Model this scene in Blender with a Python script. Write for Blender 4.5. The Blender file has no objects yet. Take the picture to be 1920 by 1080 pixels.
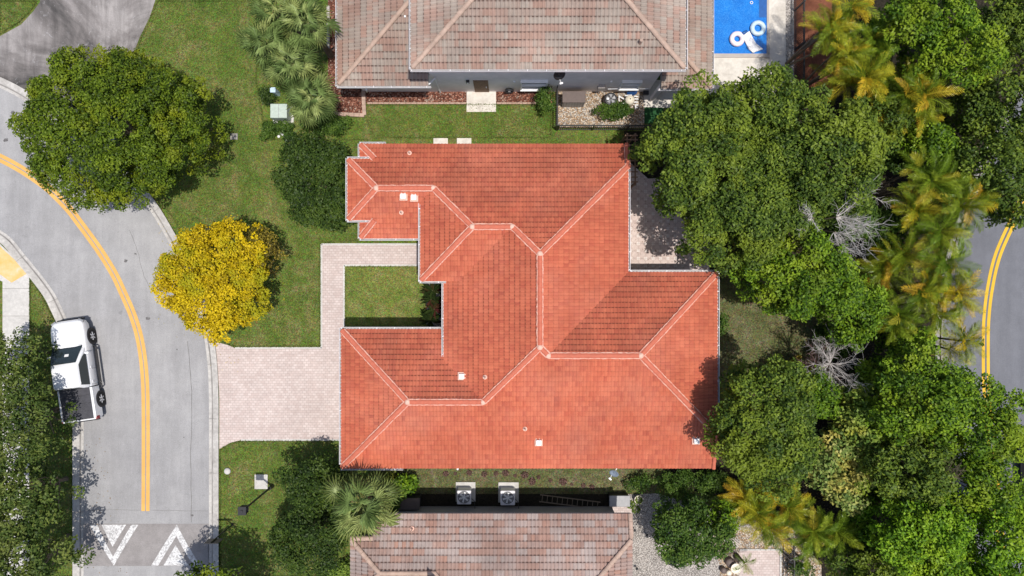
import bpy, bmesh, math, random
import numpy as np
from mathutils import Vector, Matrix
from mathutils.geometry import tessellate_polygon
R = math.radians
PI = math.pi
sc = bpy.context.scene
COL = sc.collection

# ------------------------------------------------------------------ camera
H = 38.9                      # height of the drone above the ground
F = 1321.0                    # focal length in pixels of a 1920 wide picture
cam = bpy.data.objects.new('camera', bpy.data.cameras.new('camera'))
COL.objects.link(cam)
cam.location = (0, 0, H)
cam.data.sensor_width = 36
cam.data.lens = 36 * F / 1920
cam.data.clip_end = 3000
sc.camera = cam

# ------------------------------------------------------------------ sky and sun
SUN = Vector((0.16, -0.125, 1.0)).normalized()
world = bpy.data.worlds.new("World")
sc.world = world
world.use_nodes = True
wn = world.node_tree
bg = wn.nodes['Background']
sky = wn.nodes.new('ShaderNodeTexSky')
sky.sky_type = 'NISHITA'
sky.sun_disc = False
sky.sun_elevation = math.asin(SUN.z)
sky.sun_rotation = math.atan2(SUN.x, SUN.y)
sky.air_density = 1.0
sky.dust_density = 2.0
wn.links.new(sky.outputs[0], bg.inputs[0])
bg.inputs[1].default_value = 0.135
sl = bpy.data.lights.new('sun', 'SUN')
sl.energy = 4.2
sl.angle = R(0.53)
sl.color = (1.0, 0.95, 0.88)
so = bpy.data.objects.new('sun', sl)
so.rotation_euler = SUN.to_track_quat('Z', 'Y').to_euler()
so.location = (20, -10, 60)
COL.objects.link(so)
sc.view_settings.view_transform = 'Standard'
sc.view_settings.look = 'None'
sc.view_settings.exposure = 0.0
sc.view_settings.gamma = 1.0

# ------------------------------------------------------------------ helpers
def W(px, py, h=0.0):
    """point at height h that the photograph shows at pixel px, py"""
    k = (H - h) / F
    return Vector(((px - 960) * k, (540 - py) * k, h))

def G(pts, h=0.0):
    return [tuple(W(x, y, h)[:2]) for x, y in pts]

def tag(o, label=None, cat=None, group=None, kind=None):
    if label: o['label'] = label
    if cat: o['category'] = cat
    if group: o['group'] = group
    if kind: o['kind'] = kind
    return o

def thing(name, loc, label, cat, group=None, rz=0.0):
    o = bpy.data.objects.new(name, None)
    o.empty_display_size = 0.2
    o.location = loc
    o.rotation_euler = (0, 0, rz)
    COL.objects.link(o)
    return tag(o, label, cat, group)

def link(name, me, parent=None, loc=None):
    o = bpy.data.objects.new(name, me)
    COL.objects.link(o)
    if parent is not None: o.parent = parent
    if loc is not None: o.location = loc
    return o

def worldpos(o):
    p = Vector((0, 0, 0))
    while o is not None:
        p = p + o.location
        o = o.parent
    return p

class MB:
    """collects faces, then becomes one mesh object"""
    def __init__(s):
        s.v = []; s.f = []; s.uv = []
    def add(s, vs, fs):
        n = len(s.v)
        s.v += [tuple(v) for v in vs]
        s.f += [tuple(i + n for i in f) for f in fs]
        return s
    def box(s, x0, x1, y0, y1, z0, z1):
        return s.add([(x0, y0, z0), (x1, y0, z0), (x1, y1, z0), (x0, y1, z0),
                      (x0, y0, z1), (x1, y0, z1), (x1, y1, z1), (x0, y1, z1)],
                     [(0, 3, 2, 1), (4, 5, 6, 7), (0, 1, 5, 4), (1, 2, 6, 5), (2, 3, 7, 6), (3, 0, 4, 7)])
    def rbox(s, c, size, rz=0, rx=0, ry=0):
        """box centred at c, turned"""
        m = Matrix.Rotation(rz, 3, 'Z') @ Matrix.Rotation(ry, 3, 'Y') @ Matrix.Rotation(rx, 3, 'X')
        a, b, d = [q / 2 for q in size]
        vs = [Vector(c) + m @ Vector(p) for p in
              [(-a, -b, -d), (a, -b, -d), (a, b, -d), (-a, b, -d), (-a, -b, d), (a, -b, d), (a, b, d), (-a, b, d)]]
        return s.add(vs, [(0, 3, 2, 1), (4, 5, 6, 7), (0, 1, 5, 4), (1, 2, 6, 5), (2, 3, 7, 6), (3, 0, 4, 7)])
    def prism(s, poly, z0, z1):
        n = len(poly)
        vs = [(p[0], p[1], z0) for p in poly] + [(p[0], p[1], z1) for p in poly]
        fs = [tuple(range(n))[::-1], tuple(range(n, 2 * n))]
        fs += [(i, (i + 1) % n, n + (i + 1) % n, n + i) for i in range(n)]
        return s.add(vs, fs)
    def tube(s, pts, rads, n=8, caps=True):
        pts = [Vector(p) for p in pts]
        if not hasattr(rads, '__len__'): rads = [rads] * len(pts)
        vs = []; prev = None
        for i, p in enumerate(pts):
            d = (pts[min(i + 1, len(pts) - 1)] - pts[max(i - 1, 0)]).normalized()
            a = prev if prev is not None else (Vector((0, 0, 1)) if abs(d.z) < .9 else Vector((1, 0, 0)))
            x = (a - d * a.dot(d)).normalized(); prev = x
            y = d.cross(x)
            for k in range(n):
                t = 2 * PI * k / n
                vs.append(p + (x * math.cos(t) + y * math.sin(t)) * rads[i])
        fs = []
        for i in range(len(pts) - 1):
            for k in range(n):
                fs.append((i * n + k, i * n + (k + 1) % n, (i + 1) * n + (k + 1) % n, (i + 1) * n + k))
        if caps:
            fs.append(tuple(range(n))[::-1]); fs.append(tuple(range((len(pts) - 1) * n, len(pts) * n)))
        return s.add(vs, fs)
    def lathe(s, prof, c=(0, 0, 0), n=24, m=None):
        """prof: list of (radius, z)"""
        vs = []
        for r, z in prof:
            for k in range(n):
                t = 2 * PI * k / n
                q = Vector((r * math.cos(t), r * math.sin(t), z))
                if m is not None: q = m @ q
                vs.append(q + Vector(c))
        fs = []
        for i in range(len(prof) - 1):
            for k in range(n):
                fs.append((i * n + k, i * n + (k + 1) % n, (i + 1) * n + (k + 1) % n, (i + 1) * n + k))
        fs.append(tuple(range(n))[::-1]); fs.append(tuple(range((len(prof) - 1) * n, len(prof) * n)))
        return s.add(vs, fs)
    def torus(s, c, Rr, r, n=28, k=10, m=None, sq=1.0):
        vs = []
        for i in range(n):
            a = 2 * PI * i / n
            for j in range(k):
                b = 2 * PI * j / k
                q = Vector(((Rr + r * math.cos(b)) * math.cos(a), (Rr + r * math.cos(b)) * math.sin(a), r * math.sin(b) * sq))
                if m is not None: q = m @ q
                vs.append(q + Vector(c))
        fs = [(i * k + j, ((i + 1) % n) * k + j, ((i + 1) % n) * k + (j + 1) % k, i * k + (j + 1) % k)
              for i in range(n) for j in range(k)]
        return s.add(vs, fs)
    def build(s, name, mat, parent=None, smooth=False, bevel=0, local=False, seg=2):
        """vertices are in world space unless local; the parent's place is taken off"""
        me = bpy.data.meshes.new(name)
        off = Vector((0, 0, 0))
        if parent is not None and not local: off = worldpos(parent)
        me.from_pydata([(v[0] - off.x, v[1] - off.y, v[2] - off.z) for v in s.v], [], s.f)
        me.update()
        if mat: me.materials.append(mat)
        if smooth: me.shade_smooth()
        o = link(name, me, parent)
        if bevel:
            b = o.modifiers.new('bevel', 'BEVEL'); b.width = bevel; b.segments = seg; b.limit_method = 'ANGLE'
        return o

# ------------------------------------------------------------------ materials
def ramp(nt, fac, stops, interp='LINEAR'):
    r = nt.nodes.new('ShaderNodeValToRGB')
    r.color_ramp.interpolation = interp
    e = r.color_ramp.elements
    while len(e) > 1: e.remove(e[-1])
    e[0].position = stops[0][0]; e[0].color = (*stops[0][1], 1)
    for p, c in stops[1:]:
        q = e.new(p); q.color = (*c, 1)
    nt.links.new(fac, r.inputs[0])
    return r.outputs[0]

def noise(nt, vec, scale, detail=4, rough=.6, dist=0.0):
    n = nt.nodes.new('ShaderNodeTexNoise')
    n.inputs['Scale'].default_value = scale
    n.inputs['Detail'].default_value = detail
    n.inputs['Roughness'].default_value = rough
    n.inputs['Distortion'].default_value = dist
    nt.links.new(vec, n.inputs['Vector'])
    return n.outputs[0]

def mixc(nt, fac, a, b, mode='MIX'):
    m = nt.nodes.new('ShaderNodeMix'); m.data_type = 'RGBA'; m.blend_type = mode
    if isinstance(fac, (int, float)): m.inputs[0].default_value = fac
    else: nt.links.new(fac, m.inputs[0])
    for i, q in ((6, a), (7, b)):
        if isinstance(q, tuple): m.inputs[i].default_value = (*q, 1)
        else: nt.links.new(q, m.inputs[i])
    return m.outputs[2]

def mathn(nt, op, a, b=0.0, clamp=False):
    m = nt.nodes.new('ShaderNodeMath'); m.operation = op; m.use_clamp = clamp
    for i, q in ((0, a), (1, b)):
        if isinstance(q, (int, float)): m.inputs[i].default_value = q
        else: nt.links.new(q, m.inputs[i])
    return m.outputs[0]

def newmat(name):
    m = bpy.data.materials.new(name); m.use_nodes = True
    nt = m.node_tree
    b = nt.nodes['Principled BSDF']
    tc = nt.nodes.new('ShaderNodeTexCoord')
    geo = nt.nodes.new('ShaderNodeNewGeometry')
    return m, nt, b, tc, geo.outputs['Position']

def bumpn(nt, b, h, strength=.4, dist=.02):
    n = nt.nodes.new('ShaderNodeBump')
    n.inputs['Strength'].default_value = strength; n.inputs['Distance'].default_value = dist
    nt.links.new(h, n.inputs['Height']); nt.links.new(n.outputs[0], b.inputs['Normal'])

def S(b, **k):
    for q, v in k.items():
        b.inputs[{'rough': 'Roughness', 'metal': 'Metallic', 'spec': 'Specular IOR Level', 'coat': 'Coat Weight'}[q]].default_value = v

def plain(name, c, rough=.6, metal=0, spec=.4, var=.12, scale=6, coat=0):
    """a paint or plastic with slight unevenness"""
    m, nt, b, tc, pos = newmat(name)
    n = noise(nt, tc.outputs['Object'], scale, 5)
    lo = tuple(max(0, q * (1 - var)) for q in c); hi = tuple(min(1, q * (1 + var)) for q in c)
    nt.links.new(ramp(nt, n, [(.3, lo), (.7, hi)]), b.inputs['Base Color'])
    S(b, rough=rough, metal=metal, spec=spec, coat=coat)
    return m

def ground(name, layers, rough=.9, bump=None):
    """layers: (scale, detail, stops, mix weight or None); first is the base, others multiply or mix"""
    m, nt, b, tc, pos = newmat(name)
    col = None
    for sc_, det, stops, mode, w in layers:
        n = noise(nt, pos, sc_, det, .65)
        c = ramp(nt, n, stops)
        col = c if col is None else mixc(nt, w, col, c, mode)
    nt.links.new(col, b.inputs['Base Color'])
    S(b, rough=rough, spec=.2)
    if bump:
        bumpn(nt, b, noise(nt, pos, bump[0], 5), bump[1], bump[2])
    return m, nt, b, col, pos

g3 = lambda q: (q, q, q)
M = {}
# lawn: patches of deep and dry grass, tufts and single blades
def lawn(name, a, bcol, dry, w_dry, k=1.0):
    m, nt, b, tc, pos = newmat(name)
    c = ramp(nt, noise(nt, pos, .35, 5, .6, .6), [(.32, a), (.62, bcol)])
    c = mixc(nt, ramp(nt, noise(nt, pos, .8, 6, .7, .8), [(.46, g3(0)), (.7, g3(w_dry))]), c, dry)
    c = mixc(nt, .85, c, ramp(nt, noise(nt, pos, 3.2, 5, .75), [(.3, g3(.62)), (.72, g3(1.35))]), 'MULTIPLY')
    c = mixc(nt, .9, c, ramp(nt, noise(nt, pos, 11, 4, .75), [(.3, g3(.5)), (.7, g3(1.5))]), 'MULTIPLY')
    v = nt.nodes.new('ShaderNodeTexVoronoi'); v.inputs['Scale'].default_value = 26
    nt.links.new(pos, v.inputs['Vector'])
    c = mixc(nt, .55, c, mixc(nt, .75, (1, 1, 1), v.outputs['Color'], 'MULTIPLY'), 'OVERLAY')
    c = mixc(nt, .5, c, ramp(nt, v.outputs['Distance'], [(0, g3(1.5)), (.7, g3(.45))]), 'MULTIPLY')
    hs = nt.nodes.new('ShaderNodeHueSaturation'); hs.inputs['Saturation'].default_value = k
    nt.links.new(c, hs.inputs['Color'])
    nt.links.new(hs.outputs[0], b.inputs['Base Color'])
    S(b, rough=.8, spec=.15)
    bumpn(nt, b, noise(nt, pos, 22, 5, .8), .9, .05)
    return m
M['lawn'] = lawn('lawn grass', (.076, .120, .024), (.115, .155, .034), (.20, .18, .075), .85, 1.05)
M['court'] = lawn('courtyard grass', (.098, .145, .026), (.16, .19, .04), (.25, .22, .09), .85, 1.0)
M['rear'] = lawn('rear yard grass', (.085, .10, .035), (.12, .125, .05), (.19, .165, .10), .9)
M['soil'] = ground('leaf litter soil', [(.6, 5, [(.3, (.014, .012, .008)), (.7, (.034, .028, .018))], None, 0),
                                       (9, 5, [(.35, g3(.4)), (.7, g3(1.7))], 'MULTIPLY', .9)], bump=(14, .8, .06))[0]

def asphalt(name, a, b_, stain, seams=False):
    m, nt, b, tc, pos = newmat(name)
    c = ramp(nt, noise(nt, pos, .12, 5, .6, .4), [(.35, a), (.65, b_)])
    c = mixc(nt, .8, c, ramp(nt, noise(nt, pos, .9, 6, .7), [(.3, g3(.86)), (.7, g3(1.12))]), 'MULTIPLY')
    c = mixc(nt, .8, c, ramp(nt, noise(nt, pos, 26, 3, .8), [(.3, g3(.78)), (.7, g3(1.22))]), 'MULTIPLY')
    # streaks left by traffic, drawn out along the road
    mp = nt.nodes.new('ShaderNodeMapping'); mp.inputs['Scale'].default_value = (1.7, .16, 1)
    nt.links.new(pos, mp.inputs[0])
    c = mixc(nt, .7, c, ramp(nt, noise(nt, mp.outputs[0], 1.0, 5, .7), [(.35, g3(.83)), (.68, g3(1.08))]), 'MULTIPLY')
    # oil and rubber spots
    c = mixc(nt, ramp(nt, noise(nt, pos, 1.1, 3, .5), [(.7, g3(0)), (.78, g3(stain))]), c, (.08, .08, .085))
    v = nt.nodes.new('ShaderNodeTexVoronoi'); v.feature = 'DISTANCE_TO_EDGE'; v.inputs['Scale'].default_value = .22
    wv = mixc(nt, .82, noise_vec(nt, pos, 1.2), pos)
    nt.links.new(wv, v.inputs['Vector'])
    c = mixc(nt, ramp(nt, v.outputs[0], [(0, g3(.38)), (.0045, g3(0))]), c, (.1, .1, .1))
    nt.links.new(c, b.inputs['Base Color'])
    S(b, rough=.85, spec=.25)
    bumpn(nt, b, noise(nt, pos, 45, 3, .8), .5, .01)
    return m
def noise_vec(nt, pos, sc_):
    n = nt.nodes.new('ShaderNodeTexNoise'); n.inputs['Scale'].default_value = sc_
    n.inputs['Detail'].default_value = 5
    nt.links.new(pos, n.inputs['Vector'])
    return mixc(nt, 1.0, n.outputs[1], (40.0, 40.0, 40.0), 'MULTIPLY')
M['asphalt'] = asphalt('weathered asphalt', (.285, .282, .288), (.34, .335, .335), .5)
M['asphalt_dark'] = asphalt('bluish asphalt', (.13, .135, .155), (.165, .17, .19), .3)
m, nt, b, tc, pos = newmat('stained drive asphalt')
c = ramp(nt, noise(nt, pos, .22, 6, .65, 1.2), [(.34, (.055, .053, .052)), (.48, (.17, .155, .15)), (.62, (.29, .27, .262))])
mp = nt.nodes.new('ShaderNodeMapping'); mp.inputs['Rotation'].default_value = (0, 0, R(-28)); mp.inputs['Scale'].default_value = (1.3, .2, 1)
nt.links.new(pos, mp.inputs[0])
c = mixc(nt, .9, c, ramp(nt, noise(nt, mp.outputs[0], 1.0, 6, .7, .6), [(.32, g3(.6)), (.7, g3(1.3))]), 'MULTIPLY')
c = mixc(nt, ramp(nt, noise(nt, pos, 2.6, 5, .75, 1.5), [(.6, g3(0)), (.75, g3(.6))]), c, (.5, .5, .52))
c = mixc(nt, .7, c, ramp(nt, noise(nt, pos, 24, 3, .8), [(.3, g3(.8)), (.7, g3(1.2))]), 'MULTIPLY')
nt.links.new(c, b.inputs['Base Color']); S(b, rough=.85, spec=.25)
M['drive_asphalt'] = m
M['hump'] = ground('speed hump asphalt', [(.3, 5, [(.3, (.225, .21, .205)), (.7, (.275, .258, .253))], None, 0),
                                         (2.2, 5, [(.3, g3(.85)), (.7, g3(1.15))], 'MULTIPLY', .8),
                                         (28, 3, [(.3, g3(.75)), (.7, g3(1.25))], 'MULTIPLY', .8)])[0]
M['concrete'] = ground('pale concrete', [(.5, 6, [(.3, (.44, .425, .40)), (.7, (.60, .58, .55))], None, 0),
                                        (5, 6, [(.35, g3(.84)), (.65, g3(1.06))], 'MULTIPLY', .8),
                                        (30, 3, [(.3, g3(.85)), (.7, g3(1.12))], 'MULTIPLY', .7)])[0]
M['gutter'] = ground('kerb concrete', [(.8, 6, [(.3, (.36, .34, .32)), (.7, (.55, .53, .50))], None, 0),
                                      (6, 6, [(.3, g3(.7)), (.65, g3(1.1))], 'MULTIPLY', .8)])[0]
M['drain'] = ground('dirty kerb channel', [(1.0, 6, [(.3, (.16, .15, .14)), (.6, (.3, .285, .27))], None, 0)])[0]
M['travertine'] = ground('travertine', [(.9, 6, [(.3, (.46, .42, .37)), (.55, (.66, .62, .56)), (.75, (.6, .5, .42))], None, 0),
                                       (7, 5, [(.3, g3(.85)), (.7, g3(1.08))], 'MULTIPLY', .8)])[0]
M['ochre'] = ground('worn tan tile', [(1.6, 5, [(.35, (.62, .40, .12)), (.6, (.66, .48, .25)), (.75, (.62, .57, .5))], None, 0)])[0]
def gravel(name, cols, scale=16):
    m, nt, b, tc, pos = newmat(name)
    v = nt.nodes.new('ShaderNodeTexVoronoi'); v.inputs['Scale'].default_value = scale
    nt.links.new(pos, v.inputs['Vector'])
    sep = nt.nodes.new('ShaderNodeSeparateColor'); nt.links.new(v.outputs['Color'], sep.inputs[0])
    c = ramp(nt, sep.outputs[0], cols)
    c = mixc(nt, 1.0, c, ramp(nt, v.outputs['Distance'], [(.15, g3(1.05)), (.6, g3(.35))]), 'MULTIPLY')
    c = mixc(nt, .8, c, ramp(nt, noise(nt, pos, 1.1, 4), [(.3, g3(.8)), (.7, g3(1.15))]), 'MULTIPLY')
    nt.links.new(c, b.inputs['Base Color']); S(b, rough=.9, spec=.2)
    bumpn(nt, b, v.outputs['Distance'], .8, .04)
    return m
M['gravel'] = gravel('tan pea gravel', [(.2, (.50, .33, .2)), (.45, (.70, .54, .38)), (.7, (.78, .70, .6)), (.9, (.6, .55, .5))], 15)
M['shell'] = gravel('pale shell gravel', [(.2, (.50, .45, .41)), (.5, (.66, .60, .55)), (.9, (.78, .73, .67))], 20)
M['mulch'] = gravel('red brown mulch', [(.2, (.17, .06, .04)), (.5, (.32, .125, .08)), (.8, (.44, .21, .145)), (.95, (.56, .40, .32))], 14)
M['redsoil'] = ground('red brown soil', [(1.2, 6, [(.3, (.10, .035, .02)), (.7, (.21, .08, .045))], None, 0),
                                        (14, 4, [(.3, g3(.6)), (.7, g3(1.35))], 'MULTIPLY', .9)])[0]
M['turf'] = ground('artificial turf', [(12, 4, [(.3, (.012, .06, .02)), (.7, (.03, .10, .035))], None, 0)])[0]

def pavers(name, c1, c2, mortar, bw, bh, off=.5, rot=0, msize=.012, var=None):
    m, nt, b, tc, pos = newmat(name)
    mp = nt.nodes.new('ShaderNodeMapping'); mp.inputs['Rotation'].default_value = (0, 0, rot)
    nt.links.new(pos, mp.inputs[0])
    br = nt.nodes.new('ShaderNodeTexBrick')
    br.inputs['Color1'].default_value = (*c1, 1); br.inputs['Color2'].default_value = (*c2, 1); br.inputs['Mortar'].default_value = (*mortar, 1)
    br.inputs['Scale'].default_value = 1; br.inputs['Mortar Size'].default_value = msize
    br.inputs['Brick Width'].default_value = bw; br.inputs['Row Height'].default_value = bh
    br.inputs['Bias'].default_value = -.1; br.offset = off
    nt.links.new(mp.outputs[0], br.inputs['Vector'])
    c = mixc(nt, .8, br.outputs[0], ramp(nt, noise(nt, pos, .55, 6, .65), [(.3, g3(.86)), (.7, g3(1.08))]), 'MULTIPLY')
    c = mixc(nt, .8, c, ramp(nt, noise(nt, pos, 4, 6, .7), [(.3, g3(.86)), (.7, g3(1.1))]), 'MULTIPLY')
    nt.links.new(c, b.inputs['Base Color']); S(b, rough=.85, spec=.2)
    bumpn(nt, b, br.outputs[1], -.5, .01)
    return m
M['pavers'] = pavers('pink grey pavers', (.50, .41, .38), (.58, .50, .47), (.40, .33, .30), .21, .135)
M['brick_edge'] = pavers('brick edging', (.42, .27, .20), (.5, .36, .28), (.3, .22, .18), .2, .1)
# patio: round-cornered octagons with pale squares between them
m, nt, b, tc, pos = newmat('patterned patio pavers')
sx = nt.nodes.new('ShaderNodeSeparateXYZ'); nt.links.new(pos, sx.inputs[0])
def tri(o, k):
    f = mathn(nt, 'FRACT', mathn(nt, 'MULTIPLY', o, k))
    return mathn(nt, 'ABSOLUTE', mathn(nt, 'SUBTRACT', f, .5))
k = 1 / .41
ax, ay = tri(sx.outputs[0], k), tri(sx.outputs[1], k)       # 0 centre .. .5 edge
sm = mathn(nt, 'ADD', ax, ay)
sq = mathn(nt, 'GREATER_THAN', mathn(nt, 'MINIMUM', ax, ay), .33)
dg = mathn(nt, 'LESS_THAN', mathn(nt, 'ABSOLUTE', mathn(nt, 'SUBTRACT', sm, .52)), .022)
ed = mathn(nt, 'GREATER_THAN', mathn(nt, 'MAXIMUM', ax, ay), .477)
c = ramp(nt, noise(nt, pos, 1.3, 5), [(.3, (.50, .40, .365)), (.7, (.63, .53, .485))])
c = mixc(nt, mathn(nt, 'MULTIPLY', sq, .7), c, (.76, .72, .68))
c = mixc(nt, mathn(nt, 'MULTIPLY', mathn(nt, 'MAXIMUM', dg, ed), .55), c, (.26, .19, .17))
c = mixc(nt, .7, c, ramp(nt, noise(nt, pos, 9, 5), [(.3, g3(.85)), (.7, g3(1.1))]), 'MULTIPLY')
nt.links.new(c, b.inputs['Base Color']); S(b, rough=.85, spec=.2)
M['patio'] = m

def paint_worn(name, c, under, wear):
    m, nt, b, tc, pos = newmat(name)
    n = noise(nt, pos, 9, 6, .8)
    cc = mixc(nt, ramp(nt, n, [(.5 + wear, g3(0)), (.62 + wear, g3(.8))]), c, under)
    cc = mixc(nt, .7, cc, ramp(nt, noise(nt, pos, 1.3, 4), [(.3, g3(.85)), (.7, g3(1.08))]), 'MULTIPLY')
    nt.links.new(cc, b.inputs['Base Color']); S(b, rough=.7, spec=.25)
    return m
M['yellow_line'] = paint_worn('yellow road paint', (.66, .37, .10), (.34, .27, .2), .06)
M['yellow_bright'] = paint_worn('bright yellow road paint', (.66, .40, .03), (.3, .25, .15), .12)
M['white_mark'] = paint_worn('white road paint', (.66, .66, .66), (.24, .23, .23), -.04)

# roof tile: one colour per tile cell, dirt and painted gap shade in the joints
def tile_mat(name, stops, cell, grime_shade, rough=.75, streak=.25, fade=0.0):
    m, nt, b, tc, pos = newmat(name)
    uv = nt.nodes.new('ShaderNodeUVMap'); uv.uv_map = 'tile'
    fl = nt.nodes.new('ShaderNodeVectorMath'); fl.operation = 'MULTIPLY'
    fl.inputs[1].default_value = (1 / cell, 1, 1); nt.links.new(uv.outputs[0], fl.inputs[0])
    ff = nt.nodes.new('ShaderNodeVectorMath'); ff.operation = 'FLOOR'; nt.links.new(fl.outputs[0], ff.inputs[0])
    wn_ = nt.nodes.new('ShaderNodeTexWhiteNoise'); wn_.noise_dimensions = '2D'; nt.links.new(ff.outputs[0], wn_.inputs['Vector'])
    w2 = nt.nodes.new('ShaderNodeTexWhiteNoise'); w2.noise_dimensions = '2D'; nt.links.new(uv.outputs[0], w2.inputs['Vector'])
    v = mathn(nt, 'ADD', mathn(nt, 'MULTIPLY', wn_.outputs[0], .8), mathn(nt, 'MULTIPLY', w2.outputs[0], .2))
    c = ramp(nt, v, stops)
    c = mixc(nt, .8, c, ramp(nt, noise(nt, pos, .4, 5, .6), [(.3, g3(1 - streak)), (.7, g3(1 + streak * .5))]), 'MULTIPLY')
    c = mixc(nt, .7, c, ramp(nt, noise(nt, pos, 7, 5, .7), [(.3, g3(.86)), (.7, g3(1.12))]), 'MULTIPLY')
    if fade:
        c = mixc(nt, ramp(nt, noise(nt, pos, .25, 5, .7), [(.45, g3(0)), (.75, g3(fade))]), c, (.62, .30, .22))
    at = nt.nodes.new('ShaderNodeAttribute'); at.attribute_name = 'grime_shade'
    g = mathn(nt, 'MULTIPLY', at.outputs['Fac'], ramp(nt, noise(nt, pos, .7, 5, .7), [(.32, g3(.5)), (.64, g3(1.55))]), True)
    c = mixc(nt, g, c, grime_shade)
    nt.links.new(c, b.inputs['Base Color']); S(b, rough=rough, spec=.3)
    return m
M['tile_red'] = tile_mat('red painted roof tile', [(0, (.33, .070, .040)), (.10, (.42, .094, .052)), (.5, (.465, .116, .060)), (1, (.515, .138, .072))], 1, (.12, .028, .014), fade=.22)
M['tile_tan'] = tile_mat('tan blend roof tile', [(0, (.34, .215, .165)), (.25, (.385, .25, .20)), (.45, (.35, .28, .235)), (.7, (.385, .33, .28)), (.85, (.40, .25, .195)), (1, (.31, .26, .22))], 3, (.09, .055, .045), streak=.35)
M['tile_pink'] = tile_mat('pink blend roof tile', [(0, (.33, .21, .17)), (.25, (.40, .255, .205)), (.45, (.385, .30, .27)), (.7, (.42, .355, .325)), (.85, (.42, .235, .175)), (1, (.27, .19, .165))], 3, (.10, .06, .05), streak=.35)
M['cap_red'] = plain('red ridge cap', (.48, .128, .075), .75, var=.12)
M['cap_tan'] = plain('tan ridge cap', (.40, .285, .225), .75, var=.2, scale=3)
m, nt, b, tc, pos = newmat('pale mortar')
nt.links.new(ramp(nt, noise(nt, pos, 5, 6, .8), [(.38, (.52, .17, .12)), (.54, (.62, .35, .27))]), b.inputs['Base Color']); S(b, rough=.9)
M['mortar'] = m
M['mortar_lump'] = plain('mortar lump', (.66, .42, .33), .9)
M['stucco'] = plain('grey lilac stucco', (.80, .75, .73), .9, scale=1.5, var=.1)
M['stucco_tan'] = plain('warm grey stucco', (.42, .38, .35), .9, scale=1.5, var=.1)
M['stucco_house'] = plain('cream stucco', (.62, .55, .46), .9)
M['white'] = plain('white paint', (.78, .78, .78), .5, var=.05)
M['gutter_metal'] = plain('white gutter metal', (.70, .68, .70), .4, var=.06)
M['fascia_dark'] = plain('eave underside', (.30, .27, .25), .8)
M['black'] = plain('black painted metal', (.018, .018, .02), .45)
M['black_plastic'] = plain('black plastic', (.03, .03, .034), .5)
M['grey_plastic'] = plain('grey plastic', (.28, .28, .29), .5)
M['brown_resin'] = plain('brown resin', (.12, .09, .08), .6)
M['grey_resin'] = plain('light grey resin slats', (.33, .31, .30), .6)
M['glass'] = plain('dark window glass', (.02, .028, .03), .08, spec=.7)
M['rubber'] = plain('tyre rubber', (.012, .012, .012), .85)
M['alloy'] = plain('alloy rim', (.62, .62, .64), .4, metal=.15)
M['car_white'] = plain('white car paint', (.76, .77, .79), .22, spec=.5, var=.02, coat=.5)
M['car_black'] = plain('black car paint', (.010, .011, .013), .2, spec=.5, coat=.6)
M['car_trim'] = plain('dark car trim', (.016, .016, .02), .6)
M['bed_liner'] = plain('charcoal bed liner', (.055, .055, .065), .7, var=.2)
M['red_lamp'] = plain('red lamp glass', (.25, .01, .015), .2)
M['head_glass'] = plain('headlamp glass', (.25, .26, .28), .15)
M['transformer'] = plain('pale green painted steel', (.42, .49, .43), .5)
M['wood'] = plain('weathered brown wood', (.20, .12, .075), .8, var=.3, scale=9)
M['wood_grey'] = plain('pale weathered wood', (.42, .38, .34), .8, var=.3)
M['bark'] = plain('grey brown bark', (.16, .125, .09), .9, var=.35, scale=8)
M['deadwood'] = plain('bleached dead wood', (.48, .45, .43), .85, var=.25, scale=4)
M['cream'] = plain('cream enamel', (.70, .64, .52), .5)
M['green_paint'] = plain('dark green plastic', (.03, .09, .05), .5)
M['dish'] = plain('blue grey dish metal', (.20, .24, .30), .5)
M['copper'] = plain('aluminium ladder', (.22, .17, .12), .5)
M['pink_vinyl'] = plain('white and pink vinyl', (.80, .68, .72), .35)
M['ice_vinyl'] = plain('pale blue vinyl', (.50, .64, .74), .3)
M['white_vinyl'] = plain('white vinyl', (.80, .80, .82), .35)
M['blue_vinyl'] = plain('deep blue vinyl', (.02, .10, .33), .3)
m, nt, b, tc, pos = newmat('pool water')
c = ramp(nt, noise(nt, pos, 1.4, 4, .6, .8), [(.3, (.006, .13, .50)), (.7, (.010, .19, .62))])
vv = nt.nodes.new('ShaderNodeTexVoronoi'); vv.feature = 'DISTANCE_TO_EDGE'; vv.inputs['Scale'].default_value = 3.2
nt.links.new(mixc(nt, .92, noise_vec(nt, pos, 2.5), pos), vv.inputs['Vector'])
c = mixc(nt, ramp(nt, vv.outputs[0], [(0, g3(.34)), (.09, g3(0))]), c, (.12, .45, .85))  # pale web is caustic light painted into the water colour
nt.links.new(c, b.inputs['Base Color']); S(b, rough=.06, spec=.5)
bumpn(nt, b, noise(nt, pos, 3.5, 4), .25, .03)
M['water'] = m

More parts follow.
